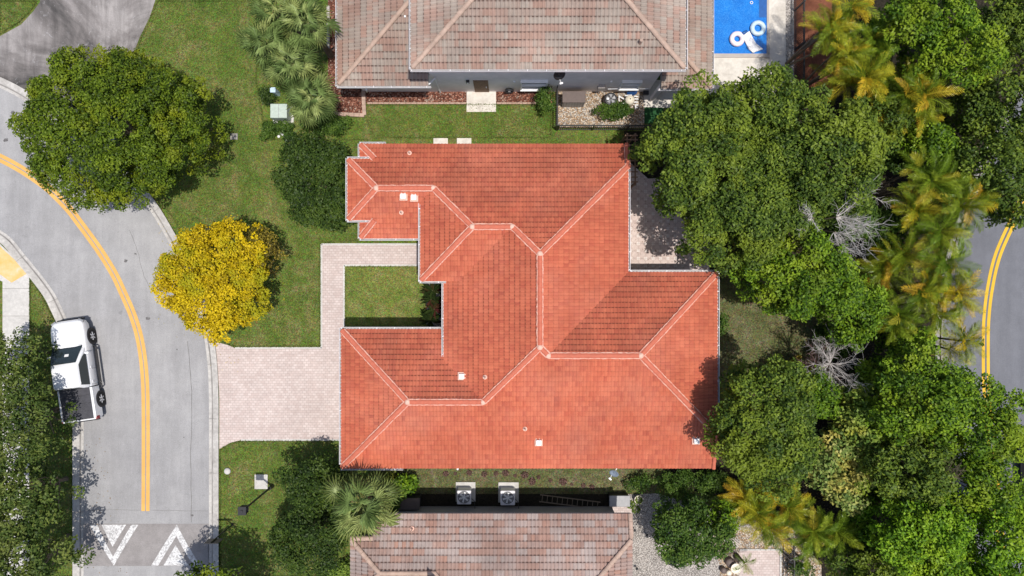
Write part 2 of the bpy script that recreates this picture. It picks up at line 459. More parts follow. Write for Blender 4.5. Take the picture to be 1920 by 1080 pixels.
def leaf_mat(name, dark, mid, light, tip=None, tipw=.6, tips=.5, trans=.22, rough=.5, spec=.18):
    """each leaf has its own tone (uv.x), each clump its own (uv.y); fresh growth in patches"""
    m, nt, b, tc, pos = newmat(name)
    uv = nt.nodes.new('ShaderNodeUVMap'); uv.uv_map = 'leaf'
    sp = nt.nodes.new('ShaderNodeSeparateXYZ'); nt.links.new(uv.outputs[0], sp.inputs[0])
    v = mathn(nt, 'ADD', mathn(nt, 'MULTIPLY', sp.outputs[0], .62), mathn(nt, 'MULTIPLY', sp.outputs[1], .38))
    c = ramp(nt, v, [(.15, dark), (.5, mid), (.88, light)])
    if tip:
        f = mathn(nt, 'ADD', noise(nt, pos, tips, 3, .6), mathn(nt, 'MULTIPLY', sp.outputs[1], .16))
        c = mixc(nt, ramp(nt, f, [(.58, g3(0)), (.74, g3(tipw))]), c, tip)
    nt.links.new(c, b.inputs['Base Color']); S(b, rough=rough, spec=spec)
    tr = nt.nodes.new('ShaderNodeBsdfTranslucent'); nt.links.new(mixc(nt, 1, c, (1.3, 1.35, .6), 'MULTIPLY'), tr.inputs[0])
    mx = nt.nodes.new('ShaderNodeMixShader'); mx.inputs[0].default_value = trans
    nt.links.new(b.outputs[0], mx.inputs[1]); nt.links.new(tr.outputs[0], mx.inputs[2])
    nt.links.new(mx.outputs[0], nt.nodes['Material Output'].inputs[0])
    return m
L = {}
L['ficus'] = leaf_mat('ficus leaf', (.026, .048, .006), (.085, .14, .009), (.18, .25, .018), (.25, .27, .012), .6, .38)
L['golden'] = leaf_mat('golden blossom', (.26, .19, .004), (.56, .41, .006), (.74, .56, .014), (.27, .29, .01), .75, .45, .22, .6, .2)
L['olive'] = leaf_mat('olive leaf', (.06, .05, .012), (.16, .13, .02), (.34, .26, .03), None)
L['darkoak'] = leaf_mat('dark oak leaf', (.016, .034, .007), (.040, .075, .012), (.085, .13, .02), None)
L['yard'] = leaf_mat('yard tree leaf', (.030, .060, .010), (.085, .14, .018), (.19, .26, .03), (.22, .27, .02), .45, .35)
L['bright'] = leaf_mat('bright leaf', (.032, .075, .007), (.10, .19, .010), (.23, .35, .020), (.28, .33, .02), .45, .35)
L['vivid'] = leaf_mat('vivid leaf', (.035, .09, .006), (.11, .23, .010), (.25, .41, .022), (.30, .38, .02), .4, .4)
L['light'] = leaf_mat('light leaf', (.06, .12, .018), (.15, .23, .035), (.27, .36, .06), (.42, .36, .05), .6, .6)
L['varieg'] = leaf_mat('variegated leaf', (.08, .14, .03), (.22, .30, .07), (.44, .44, .14), (.58, .46, .10), .7, .8)
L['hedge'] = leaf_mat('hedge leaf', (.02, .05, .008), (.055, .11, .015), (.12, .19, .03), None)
L['street'] = leaf_mat('street tree leaf', (.028, .052, .012), (.07, .115, .022), (.16, .20, .045), (.2, .22, .05), .4, .5)
def frond_mat(name, stops, trans=.2):
    m, nt, b, tc, pos = newmat(name)
    oi = nt.nodes.new('ShaderNodeObjectInfo')
    v = mathn(nt, 'ADD', mathn(nt, 'MULTIPLY', oi.outputs['Random'], .75), mathn(nt, 'MULTIPLY', noise(nt, pos, 2.2, 4), .25))
    c = ramp(nt, v, stops)
    c = mixc(nt, .9, c, ramp(nt, noise(nt, pos, 9, 3, .8), [(.32, g3(.45)), (.7, g3(1.4))]), 'MULTIPLY')
    nt.links.new(c, b.inputs['Base Color']); S(b, rough=.4, spec=.3)
    tr = nt.nodes.new('ShaderNodeBsdfTranslucent'); nt.links.new(c, tr.inputs[0])
    mx = nt.nodes.new('ShaderNodeMixShader'); mx.inputs[0].default_value = trans
    nt.links.new(b.outputs[0], mx.inputs[1]); nt.links.new(tr.outputs[0], mx.inputs[2])
    nt.links.new(mx.outputs[0], nt.nodes['Material Output'].inputs[0])
    return m
L['areca'] = frond_mat('areca frond', [(.1, (.10, .17, .012)), (.38, (.22, .29, .02)), (.62, (.42, .42, .03)), (.8, (.64, .47, .03)), (.97, (.52, .28, .06))])
L['areca_green'] = frond_mat('green areca frond', [(.1, (.08, .15, .012)), (.4, (.18, .28, .02)), (.7, (.32, .38, .03)), (.95, (.55, .42, .05))])
L['fan'] = frond_mat('fan palm frond', [(.1, (.13, .20, .06)), (.5, (.23, .32, .10)), (.9, (.42, .47, .17))])
L['cordy'] = frond_mat('cordyline leaf', [(.1, (.03, .05, .015)), (.5, (.05, .08, .02)), (.9, (.12, .03, .03))])

# ------------------------------------------------------------------ flat ground sheets
def smooth_line(pts, n=6):
    out = []
    for i in range(len(pts) - 1):
        p0 = pts[max(i - 1, 0)]; p1 = pts[i]; p2 = pts[i + 1]; p3 = pts[min(i + 2, len(pts) - 1)]
        for k in range(n):
            t = k / n
            out.append(tuple(.5 * ((2 * p1[j]) + (-p0[j] + p2[j]) * t + (2 * p0[j] - 5 * p1[j] + 4 * p2[j] - p3[j]) * t * t + (-p0[j] + 3 * p1[j] - 3 * p2[j] + p3[j]) * t ** 3) for j in (0, 1)))
    out.append(pts[-1])
    return out

def sheet(name, poly, z, mat, kind='structure', label=None):
    """poly in metres"""
    me = bpy.data.meshes.new(name)
    tris = tessellate_polygon([[Vector((p[0], p[1], 0)) for p in poly]])
    fs = []
    for t in tris:
        a, b_, c_ = [Vector((*poly[i], 0)) for i in t]
        fs.append(tuple(t) if (b_ - a).cross(c_ - a).z > 0 else tuple(t)[::-1])
    me.from_pydata([(p[0], p[1], z) for p in poly], [], fs)
    me.update(); me.materials.append(mat)
    o = link(name, me)
    return tag(o, kind=kind, label=label)

def offset_line(pts, d):
    """d metres to the left of travel"""
    out = []
    for i, p in enumerate(pts):
        a = Vector(pts[max(i - 1, 0)]); b_ = Vector(pts[min(i + 1, len(pts) - 1)])
        t = (b_ - a).normalized()
        out.append((p[0] - t.y * d, p[1] + t.x * d))
    return out

def ribbon(name, la, lb, za, zb, mat, kind='structure', prof=None):
    """strip between two lines; prof = list of (fraction, z)"""
    prof = prof or [(0, za), (1, zb)]
    m_ = MB(); n = len(prof)
    vs = [(a[0] + (b_[0] - a[0]) * f, a[1] + (b_[1] - a[1]) * f, z) for a, b_ in zip(la, lb) for f, z in prof]
    fs = [(i * n + k, (i + 1) * n + k, (i + 1) * n + k + 1, i * n + k + 1) for i in range(len(la) - 1) for k in range(n - 1)]
    m_.add(vs, fs)
    o = m_.build(name, mat)
    bm = bmesh.new(); bm.from_mesh(o.data); bmesh.ops.recalc_face_normals(bm, faces=bm.faces)
    if sum(f.normal.z for f in bm.faces) < 0: bmesh.ops.reverse_faces(bm, faces=bm.faces)
    bm.to_mesh(o.data); bm.free()
    return tag(o, kind=kind) if kind else o

sheet('ground', [(-400, -400), (400, -400), (400, 400), (-400, 400)], 0, M['lawn'])
# near road: outer (right) edge and inner (left) edge, from north to south
r_edge = smooth_line(G([(-330, 100), (-120, 120), (0, 165), (60, 198), (130, 240), (200, 300), (250, 355), (280, 393), (312, 446), (345, 508), (368, 566), (381, 622), (389, 680), (392, 745), (392, 850), (392, 1080), (392, 1600), (392, 2400)]))
l_edge = smooth_line(G([(-330, 365), (-120, 385), (0, 431), (50, 482), (96, 540), (115, 575), (130, 610), (141, 650), (149, 690), (154, 740), (157, 795), (157, 850), (157, 1080), (157, 1600), (157, 2400)]))
sheet('road', r_edge + l_edge[::-1], .008, M['asphalt'])
gp = [(0, .012), (.1, .006), (.38, .004), (.42, .03), (.9, .10), (1, .10)]
rb = offset_line(r_edge, .56)
ribbon('gutter', r_edge, rb, 0, 0, M['gutter'], prof=gp)
lb_ = offset_line(l_edge, -.56)
ribbon('gutter', l_edge, lb_, 0, 0, M['gutter'], prof=gp)
def channel(a, s):
    p = offset_line(a, s * .15); q = offset_line(a, s * .25)
    return ribbon('gutter_channel', p, q, .016, .016, M['drain'])
channel(r_edge, 1); channel(l_edge, -1)
# joints across the kerb every three metres
jm = MB()
def joints(e, back):
    acc = 0
    for i in range(1, len(e)):
        a, b2 = Vector(e[i - 1]), Vector(e[i]); d = (b2 - a).length; pos_ = 0
        while acc + (d - pos_) >= 3.0 and d < 20:
            pos_ += 3.0 - acc; acc = 0
            f = pos_ / d; p = a.lerp(b2, f); q = Vector(back[i - 1]).lerp(Vector(back[i]), f)
            t = (b2 - a).normalized() * .012
            jm.add([(p.x - t.x, p.y - t.y, .018), (p.x + t.x, p.y + t.y, .018), (q.x + t.x, q.y + t.y, .106), (q.x - t.x, q.y - t.y, .106)], [(0, 1, 2, 3)])
        acc += d - pos_
joints(r_edge, rb); joints(l_edge, lb_)
tag(jm.build('gutter_joints', M['drain']), kind='structure')
# centre lines
cl = smooth_line(G([(-330, 232), (-120, 247), (0, 296), (75, 341), (122, 384), (150, 419), (185, 467), (212, 510), (229, 545), (250, 594), (264, 645), (272, 715), (273.5, 810), (273, 958)]), 8)
for s in (1, -1):
    a = offset_line(cl, s * .028); b2 = offset_line(cl, s * .225)
    ribbon('yellow_line', a, b2, .014, .014, M['yellow_line'])
# speed hump with painted triangles
y0, y1 = W(0, 982)[1], W(0, 1061)[1]; xa, xb = W(157.6, 0)[0], W(391.4, 0)[0]
hm = MB(); n = 14
hp = [(t, .012 + .075 * math.sin(PI * t) ** .8) for t in [i / n for i in range(n + 1)]]
for (t, z) in hp: hm.v += [(xa, y0 + (y1 - y0) * t, z), (xb, y0 + (y1 - y0) * t, z)]
hm.f = [(2 * i + 2, 2 * i + 3, 2 * i + 1, 2 * i) for i in range(n)]
tag(hm.build('speed_hump', M['hump']), 'low brownish asphalt speed hump crossing the near road with white triangle markings', 'speed hump')
def on_hump(p):
    t = (p[1] - y0) / (y1 - y0); t = min(max(t, 0), 1)
    return (p[0], p[1], .012 + .075 * math.sin(PI * t) ** .8 + .006)
def mark(name, poly):
    """painted shape that follows the hump: cut into thin rows"""
    poly = G(poly); m_ = MB()
    ys = [y0 + (y1 - y0) * i / 28 for i in range(29)]
    bm = bmesh.new(); vs = [bm.verts.new((p[0], p[1], 0)) for p in poly]; bm.faces.new(vs)
    bmesh.ops.triangulate(bm, faces=bm.faces[:])
    for yy in ys:
        bmesh.ops.bisect_plane(bm, geom=bm.verts[:] + bm.edges[:] + bm.faces[:], plane_co=(0, yy, 0), plane_no=(0, 1, 0))
    for v in bm.verts: v.co = on_hump(v.co)
    bmesh.ops.recalc_face_normals(bm, faces=bm.faces)
    me = bpy.data.meshes.new(name); bm.to_mesh(me); bm.free(); me.materials.append(M['white_mark'])
    return tag(link(name, me), kind='structure')
mark('road_marking', [(169, 983.5), (183, 983.5), (213.5, 1043), (247, 983.5), (260, 983.5), (214, 1060)])
mark('road_marking', [(191, 983.5), (237, 983.5), (213, 1024)])
mark('road_marking', [(332, 983.5), (376, 1060), (363, 1060), (332, 1004), (297, 1060), (284, 1060)])
mark('road_marking', [(331, 1021), (354, 1060), (307, 1060)])
# far road on the right
fr_l = smooth_line(G([(2000, 20), (1925, 160), (1855, 300), (1815, 400), (1790, 480), (1775, 560), (1768, 640), (1772, 720), (1785, 850), (1800, 1080), (1820, 1700)]))
fr_r = offset_line(fr_l, 7.6)
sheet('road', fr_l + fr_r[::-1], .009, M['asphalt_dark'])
ribbon('gutter', fr_l, offset_line(fr_l, -.5), 0, 0, M['drain'], prof=gp)
ribbon('gutter', fr_r, offset_line(fr_r, .5), 0, 0, M['gutter'], prof=gp)
fc = smooth_line(G([(1990, 240), (1930, 350), (1896, 420), (1870, 480), (1856, 540), (1849, 600), (1848, 660), (1849, 722), (1855, 800), (1880, 1080), (1900, 1700)]), 8)
for s in (1, -1):
    ribbon('yellow_line', offset_line(fc, s * .05), offset_line(fc, s * .22), .015, .015, M['yellow_bright'])

# asphalt drive top left
sheet('driveway', G([(75, -20), (75, 4), (62, 22), (40, 46), (0, 68), (-30, 84), (-30, 128)]) + [rb[i] for i in range(8, 26)] + G([(215, 268), (226, 190), (243, 120), (262, 70), (281, 32), (294, -8), (320, -240), (120, -240)]), .010, M['drive_asphalt'])
# left sidewalk, ramp and tiles
sheet('sidewalk', G([(-60, 430), (-2, 455), (34, 490), (53, 513), (55, 520), (55, 1080), (55, 1700), (5, 1700), (5, 528), (-60, 500)]), .012, M['concrete'])
jw = MB()
for py in (541, 592.5, 635, 678, 720, 762, 805, 850, 892, 935, 977, 1020, 1062):
    x0, y = W(5, py)[:2]; x1 = W(55, py)[0]; jw.box(x0, x1, y - .012, y + .012, .0125, .0165)
tag(jw.build('sidewalk_joints', M['drain']), kind='structure')
sheet('tactile_paving', G([(-4, 458), (33, 492), (51, 513), (22, 530), (-4, 511)]), .016, M['ochre'])
# paver drive, walkway
sheet('driveway', G([(411.5, 842), (411.5, 740), (408, 690), (403, 641), (425, 646), (441, 652.5), (603, 652.5), (603, 458), (795, 458), (795, 497.5), (645, 497.5), (645, 640), (680, 640), (680, 825), (452, 825), (432, 830)]), .016, M['pavers'])
# little light soldier course along the walk
em = MB()
for a, b2 in (((603, 458), (795, 458)), ((603, 458), (603, 652.5)), ((645, 497.5), (795, 497.5)), ((645, 497.5), (645, 612)), ((441, 652.5), (603, 652.5)), ((452, 825), (640, 825))):
    p, q = W(*a), W(*b2); t = (q - p).normalized(); nrm = Vector((-t.y, t.x, 0)) * .05
    em.add([p + nrm + Vector((0, 0, .022)), p - nrm + Vector((0, 0, .022)), q - nrm + Vector((0, 0, .022)), q + nrm + Vector((0, 0, .022))], [(0, 1, 2, 3)])
tag(em.build('paver_edge', M['concrete']), kind='structure')
sheet('courtyard_lawn', G([(645, 498), (860, 498), (860, 640), (645, 640)]), .006, M['court'])
sheet('patio', G([(1120, 300), (1165, 290), (1215, 335), (1330, 330), (1330, 520), (1120, 520)]), .012, M['patio'])
sheet('mulch_bed', G([(1170, 246), (1215, 246), (1215, 335), (1170, 300)]), .008, M['soil'])
sheet('rear_lawn', G([(1300, 505), (1560, 505), (1560, 700), (1330, 720), (1300, 700)]), .008, M['rear'])
sheet('planting_bed', G([(1490, 150), (1560, -300), (1950, -300), (1950, 160), (1880, 296), (1836, 400), (1811, 480), (1796, 560), (1792, 640), (1796, 720), (1796, 1080), (1796, 1600), (1500, 1600), (1485, 1010), (1470, 960), (1215, 900), (1260, 870), (1420, 700), (1560, 700), (1560, 600), (1440, 540), (1330, 520), (1330, 330), (1215, 334), (1215, 250), (1340, 246), (1335, 200), (1490, 160)]), .005, M['soil'])
sheet('side_lawn', G([(745, 870), (1260, 870), (1225, 925), (1185, 926), (745, 926)]), .007, M['rear'])
sheet('side_strip', G([(690, 926), (1185, 926), (1185, 960), (690, 960)]), .008, M['soil'])
# top neighbour's grounds
sheet('mulch_bed', G([(615, -200), (650, -200), (650, 150), (682, 150), (682, 216), (608, 216), (596, 190), (602, 160), (615, 140)]), .010, M['mulch'])
sheet('mulch_bed', G([(682.5, 150), (1035, 150), (1035, 193), (682.5, 193)]), .010, M['mulch'])
sheet('stepping_slab', G([(875, 150), (930, 150), (930, 210), (875, 210)]), .03, M['travertine'])
sheet('gravel_bed', G([(1043, 150), (1208, 150), (1208, 240), (1043, 240)]), .012, M['gravel'])
sheet('artificial_turf', G([(1207, 201), (1245, 201), (1245, 232), (1207, 232)]), .011, M['turf'])
sheet('pool_deck', G([(1207, 150), (1330, 150), (1330, -300), (1473, -300), (1473, 200), (1336, 205), (1207, 201)]), .014, M['travertine'])
sheet('side_path', G([(1473, -300), (1489, -300), (1489, 165), (1473, 165)]), .015, M['shell'])
sheet('mulch_bed', G([(1489, -300), (1560, -300), (1560, 165), (1489, 165)]), .012, M['redsoil'])
# bottom neighbour's grounds
sheet('gravel_yard', G([(1150, 928), (1230, 925), (1500, 1000), (1500, 1500), (1150, 1500)]), .012, M['shell'])
sheet('gravel_bed', G([(1330, 1000), (1480, 985), (1540, 1060), (1540, 1500), (1350, 1500), (1350, 1060)]), .018, M['gravel'])
sheet('terrace', G([(1386, 1031), (1462, 1031), (1462, 1400), (1386, 1400)]), .024, M['pavers'])

# ------------------------------------------------------------------ tiled roofs
PITCH = 0.30
DIRS = {'N': (0, 1), 'S': (0, -1), 'E': (1, 0), 'W': (-1, 0)}
class Plane:
    """roof slope: faces direction d, its eave stands at coordinate e and height z"""
    def __init__(s, d, e, z, p=PITCH):
        s.d = d; s.e = e; s.z0 = z; s.p = p
        dx, dy = DIRS[d]
        sgn = dx + dy
        # z = z0 + p * (distance up the slope)
        s.a = -p * dx; s.b = -p * dy; s.c = z + p * e * sgn
    def z(s, x, y): return s.a * x + s.b * y + s.c
def meet(A, B, C_):
    m = np.array([[q.a, q.b, -1] for q in (A, B, C_)]); r = np.array([-q.c for q in (A, B, C_)])
    return tuple(np.linalg.solve(m, r)[:2])

def pip(x, y, poly):
    c = False; n = len(poly); j = n - 1
    for i in range(n):
        xi, yi = poly[i]; xj, yj = poly[j]
        if (yi > y) != (yj > y) and x < (xj - xi) * (y - yi) / (yj - yi) + xi: c = not c
        j = i
    return c

def tile_face(pl, poly, tw, te, amp, butt, grime_shade, acc, profile, joint=.80):
    """adds tiles over one roof slope; acc = dict of lists"""
    dx, dy = DIRS[pl.d]; q = math.sqrt(1 + pl.p ** 2)
    V = Vector((-dx, -dy, pl.p)) / q
    U = Vector((dy, -dx, 0)) * -1
    U = Vector((-dy, dx, 0))
    N = U.cross(V)
    if N.z < 0: U = -U; N = U.cross(V)
    O = Vector((pl.e * dx, pl.e * dy, pl.z0)) if dx + dy != 0 else None
    O = Vector((abs(dx) * pl.e, abs(dy) * pl.e, pl.z0))
    def uvof(x, y):
        d = Vector((x, y, pl.z(x, y))) - O
        return d.dot(U), d.dot(V)
    P2 = [uvof(*p) for p in poly]
    us = [p[0] for p in P2]; vs = [p[1] for p in P2]
    area = sum(P2[i][0] * P2[(i + 1) % len(P2)][1] - P2[(i + 1) % len(P2)][0] * P2[i][1] for i in range(len(P2)))
    if area < 0: P2 = P2[::-1]
    tris = [[P2[i] for i in t] for t in tessellate_polygon([[Vector((a, b_, 0)) for a, b_ in P2]])]
    T3 = []
    for t in tris:
        s_ = (t[1][0] - t[0][0]) * (t[2][1] - t[0][1]) - (t[2][0] - t[0][0]) * (t[1][1] - t[0][1])
        if abs(s_) < 1e-9: continue
        T3.append(t if s_ > 0 else t[::-1])
    # template facets of one tile: list of polygons of (fu, fv, h) plus dirt and painted shade
    tmpl = []
    for i in range(len(profile) - 1):
        (u0, h0), (u1, h1) = profile[i], profile[i + 1]
        low = 1 - (h0 + h1) / 2
        rows = [(0, butt, 0.26 * grime_shade * grime_shade), (joint, butt * (1 - joint), (0.4 + .75 * low) * grime_shade), (1, 0, 0)]  # film and joints darken the colour: dirt plus painted shade, strongest facing north
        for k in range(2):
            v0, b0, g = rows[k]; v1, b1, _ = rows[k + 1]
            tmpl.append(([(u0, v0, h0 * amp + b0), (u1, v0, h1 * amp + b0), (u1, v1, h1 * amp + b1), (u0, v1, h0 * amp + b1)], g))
        tmpl.append(([(u0, 0, h0 * amp * .98), (u1, 0, h1 * amp * .98), (u1, 0.0, h1 * amp + butt), (u0, 0.0, h0 * amp + butt)], .5 * grime_shade))
    i0, i1 = math.floor(min(us) / tw), math.ceil(max(us) / tw)
    j0, j1 = 0, math.ceil(max(vs) / te)
    edges = [(P2[i], P2[(i + 1) % len(P2)]) for i in range(len(P2))]
    vv = acc['v']; ff = acc['f']; gg = acc['g']; uu = acc['uv']; seed = acc['n']; acc['n'] += 53
    def emit(pts, g, ij):
        n = len(vv)
        for a, b_, h in pts:
            w = O + U * a + V * b_ + N * h
            vv.append((w.x, w.y, w.z))
        ff.append(tuple(range(n, n + len(pts)))); gg.append(g); uu.append((ij[0] + seed + .5, ij[1] + seed + .5))
    def crosses(a0, a1, b0, b1):
        for (p, r) in edges:
            if max(p[0], r[0]) <= a0 or min(p[0], r[0]) >= a1 or max(p[1], r[1]) <= b0 or min(p[1], r[1]) >= b1: continue
            # does the segment pass the box
            d0 = [(r[0] - p[0]) * (y - p[1]) - (r[1] - p[1]) * (x - p[0]) for x in (a0, a1) for y in (b0, b1)]
            if min(d0) < 0 < max(d0): return True
        return False
    for j in range(j0, j1):
        for i in range(i0, i1):
            a0, a1, b0, b1 = i * tw, (i + 1) * tw, j * te, (j + 1) * te
            wob = random.uniform(-.003, .004)
            cr = crosses(a0, a1, b0, b1)
            if not cr:
                if not pip((a0 + a1) / 2, (b0 + b1) / 2, P2): continue
                for pts, g in tmpl:
                    emit([(a0 + u * tw, b0 + v * te, h + wob) for u, v, h in pts], g, (i, j))
            else:
                for pts, g in tmpl:
                    base = [(a0 + u * tw, b0 + v * te, h + wob) for u, v, h in pts]
                    flatv = abs(base[0][1] - base[2][1]) < 1e-9
                    for t in T3:
                        cur = base
                        for k in range(3):
                            p, r = t[k], t[(k + 1) % 3]
                            ex, ey = r[0] - p[0], r[1] - p[1]
                            out = []
                            for m_ in range(len(cur)):
                                A, B = cur[m_], cur[(m_ + 1) % len(cur)]
                                da = ex * (A[1] - p[1]) - ey * (A[0] - p[0]); db = ex * (B[1] - p[1]) - ey * (B[0] - p[0])
                                if da >= 0: out.append(A)
                                if (da > 0 > db) or (da < 0 < db):
                                    f = da / (da - db); out.append(tuple(A[q_] + (B[q_] - A[q_]) * f for q_ in range(3)))
                            cur = out
                            if len(cur) < 3: break
                        if len(cur) >= 3: emit(cur, g, (i, j))
PROF_RED = [(0, 0), (.18, .05), (.38, .75), (.55, 1), (.72, .75), (.92, .05), (1, 0)]
PROF_S = [(0, 0), (.12, 0), (.34, .8), (.55, 1), (.76, .8), (.98, 0), (1, 0)]
def make_tiles(name, faces, mat, parent, tw, te, amp, butt, profile):
    acc = {'v': [], 'f': [], 'g': [], 'uv': [], 'n': 7}
    for pl, poly, grime_shade in faces: tile_face(pl, poly, tw, te, amp, butt, grime_shade, acc, profile)
    off = worldpos(parent)
    me = bpy.data.meshes.new(name)
    v = np.array(acc['v']) - np.array(off)
    me.from_pydata(v.tolist(), [], acc['f']); me.update()
    me.materials.append(mat)
    a = me.attributes.new('grime_shade', 'FLOAT', 'FACE'); a.data.foreach_set('value', acc['g'])
    lay = me.uv_layers.new(name='tile')
    ls = np.zeros(len(me.polygons), dtype=np.int32); me.polygons.foreach_get('loop_total', ls)
    lay.data.foreach_set('uv', np.repeat(np.array(acc['uv'], dtype=np.float32), ls, axis=0).ravel())
    return link(name, me, parent)
def make_deck(name, faces, mat, parent, drop=.02, thick=.16):
    """the boarding under the tiles down to the level soffit"""
    m_ = MB()
    for pl, poly, g in faces:
        n = len(poly)
        top = [(x, y, pl.z(x, y) - drop) for x, y in poly]; bot = [(x, y, min(pl.z0 - thick, pl.z(x, y) - drop - .02)) for x, y in poly]
        tr = tessellate_polygon([[Vector((x, y, 0)) for x, y in poly]])
        fs = [tuple(t) for t in tr] + [tuple(i + n for i in t)[::-1] for t in tr]
        fs += [(i, (i + 1) % n, n + (i + 1) % n, n + i) for i in range(n)]
        m_.add(top + bot, fs)
    return m_.build(name, mat, parent)
def ridge_run(a, b_, r0=.13, seg=.38, rise=.03):
    """overlapping barrel caps from a down/along to b"""
    a = Vector(a); b_ = Vector(b_)
    L_ = (b_ - a).length; n = max(1, round(L_ / seg)); m_ = MB()
    d = (b_ - a).normalized(); side = d.cross(Vector((0, 0, 1))).normalized(); up = side.cross(d)
    for i in range(n):
        p = a + d * (L_ * i / n); q = a + d * (L_ * (i + 1) / n + .03)
        vs = []
        for pt, r, lift in ((p, r0 * .86, 0.0), (q, r0, .012)):
            for k in range(7):
                t = PI * k / 6
                vs.append(pt + side * (math.cos(t) * r) + up * (math.sin(t) * r * .75 + rise + lift))
        fs = [(k, k + 1, 7 + k + 1, 7 + k) for k in range(6)] + [tuple(range(7, 14)), tuple(range(7))[::-1]]
        m_.add(vs, fs)
    return m_
def mortar_run(a, b_, w=.158, z=.055):
    """ragged line of mortar both sides of the caps"""
    a = Vector(a); b_ = Vector(b_); L_ = (b_ - a).length; d = (b_ - a).normalized(); n = max(2, int(L_ / .12)); m_ = MB()
    side = d.cross(Vector((0, 0, 1))).normalized()
    for s in (1, -1):
        vs = []
        for i in range(n + 1):
            p = a + d * (L_ * i / n); wi = w + random.uniform(-.012, .02)
            vs += [p + side * s * .11 + Vector((0, 0, z + .01)), p + side * s * wi + Vector((0, 0, z)), p + side * s * (wi + .004) + Vector((0, 0, z - .09))]
        m_.add(vs, [f for i in range(n) for f in ((3 * i, 3 * i + 1, 3 * i + 4, 3 * i + 3), (3 * i + 1, 3 * i + 2, 3 * i + 5, 3 * i + 4))])
    return m_
def gutter_run(a, b_, parent, out, name='gutter', mat=None, w=.10, h=.11):
    """open channel from a to b; out = outward unit direction"""
    a = Vector(a); b_ = Vector(b_); o_ = Vector((*out, 0)); m_ = MB(); t = .018
    d = (b_ - a).normalized()
    for (u0, u1, z0, z1) in ((0.01, w, -h, -h + t), (w - t, w, -h + t + .0005, .03), (0.01, 0.01 + t, -h + t + .0005, -.005)):
        vs = []
        for p in (a, b_):
            for u, z in ((u0, z0), (u1, z0), (u1, z1), (u0, z1)):
                vs.append(p + o_ * u + Vector((0, 0, z)))
        m_.add(vs, [(0, 1, 5, 4), (1, 2, 6, 5), (2, 3, 7, 6), (3, 0, 4, 7), (0, 3, 2, 1), (4, 5, 6, 7)])
    # end caps and hanger straps
    L_ = (b_ - a).length
    for k in range(int(L_ / .9) + 1):
        p = a + d * min(L_ - .02, .05 + .9 * k)
        q = o_ * (w - .01)
        m_.add([p + Vector((0, 0, .031)), p + d * .03 + Vector((0, 0, .031)), p + d * .03 + q + Vector((0, 0, .031)), p + q + Vector((0, 0, .031))], [(0, 1, 2, 3)])
    g_ = m_.build(name, mat or M['gutter_metal'], parent)
    bd_ = MB(); o1, o2 = o_ * .03, o_ * (w - .02)
    bd_.add([a + o1 + Vector((0, 0, -h + .03)), b_ + o1 + Vector((0, 0, -h + .03)), b_ + o2 + Vector((0, 0, -h + .03)), a + o2 + Vector((0, 0, -h + .03))], [(0, 1, 2, 3)])
    bd_.build('gutter_bed', M['drain'], g_)
    return g_
def square_vent(parent, pl, px, py, mat=None, s=.26):
    k = (H - 4.2) / F; x, y = (px - 960) * k, (540 - py) * k
    z = pl.z(x, y); k = (H - z) / F; x, y = (px - 960) * k, (540 - py) * k; z = pl.z(x, y)
    m_ = MB(); m_.box(x - s / 2 - .07, x + s / 2 + .07, y - s / 2 - .07, y + s / 2 + .07, z, z + .075)
    o = m_.build('roof_vent', M['mortar_lump'], parent, bevel=.012)
    h = MB(); h.box(x - s / 2, x + s / 2, y - s / 2, y + s / 2, z + .0755, z + .24)
    h.build('vent_hood', mat or M['white'], o, bevel=.02)
    return o
def pipe_vent(parent, pl, px, py):
    k = (H - 4.2) / F; x, y = (px - 960) * k, (540 - py) * k
    z = pl.z(x, y); k = (H - z) / F; x, y = (px - 960) * k, (540 - py) * k; z = pl.z(x, y)
    m_ = MB(); m_.lathe([(.12, -.02), (.11, .08), (.055, .09), (.055, .30), (.035, .30), (.035, .12)], (x, y, z), 16)
    o = m_.build('pipe_vent', M['mortar_lump'], parent)
    h = MB(); h.lathe([(.034, .0), (.034, .29)], (x, y, z), 12); h.build('pipe_bore', M['black'], o)
    return o
def window_at(parent, x0, x1, z0, z1, wall, axis, out, frame=M['white'], deep=.05):
    """window in a wall: axis 'x' spans x at y = wall; out = +-1"""
    def bx(m_, a0, a1, d0, d1, c0, c1):
        d0, d1 = sorted((wall + out * d0, wall + out * d1))
        if axis == 'x': m_.box(a0, a1, d0, d1, c0, c1)
        else: m_.box(d0, d1, a0, a1, c0, c1)
    f = MB(); t = .07
    bx(f, x0 - t, x1 + t, .003, deep, z1, z1 + t); bx(f, x0 - t, x1 + t, .003, deep + .05, z0 - t, z0)
    bx(f, x0 - t, x0, .003, deep, z0 + .001, z1 - .001); bx(f, x1, x1 + t, .003, deep, z0 + .001, z1 - .001)
    bx(f, x0, x1, .003, deep - .01, (z0 + z1) / 2 - .02, (z0 + z1) / 2 + .02)
    o = f.build('window', frame, parent)
    p = MB(); bx(p, x0 + .001, x1 - .001, .002, .012, z0 + .001, z1 - .001); p.build('pane', M['glass'], o)
    return o

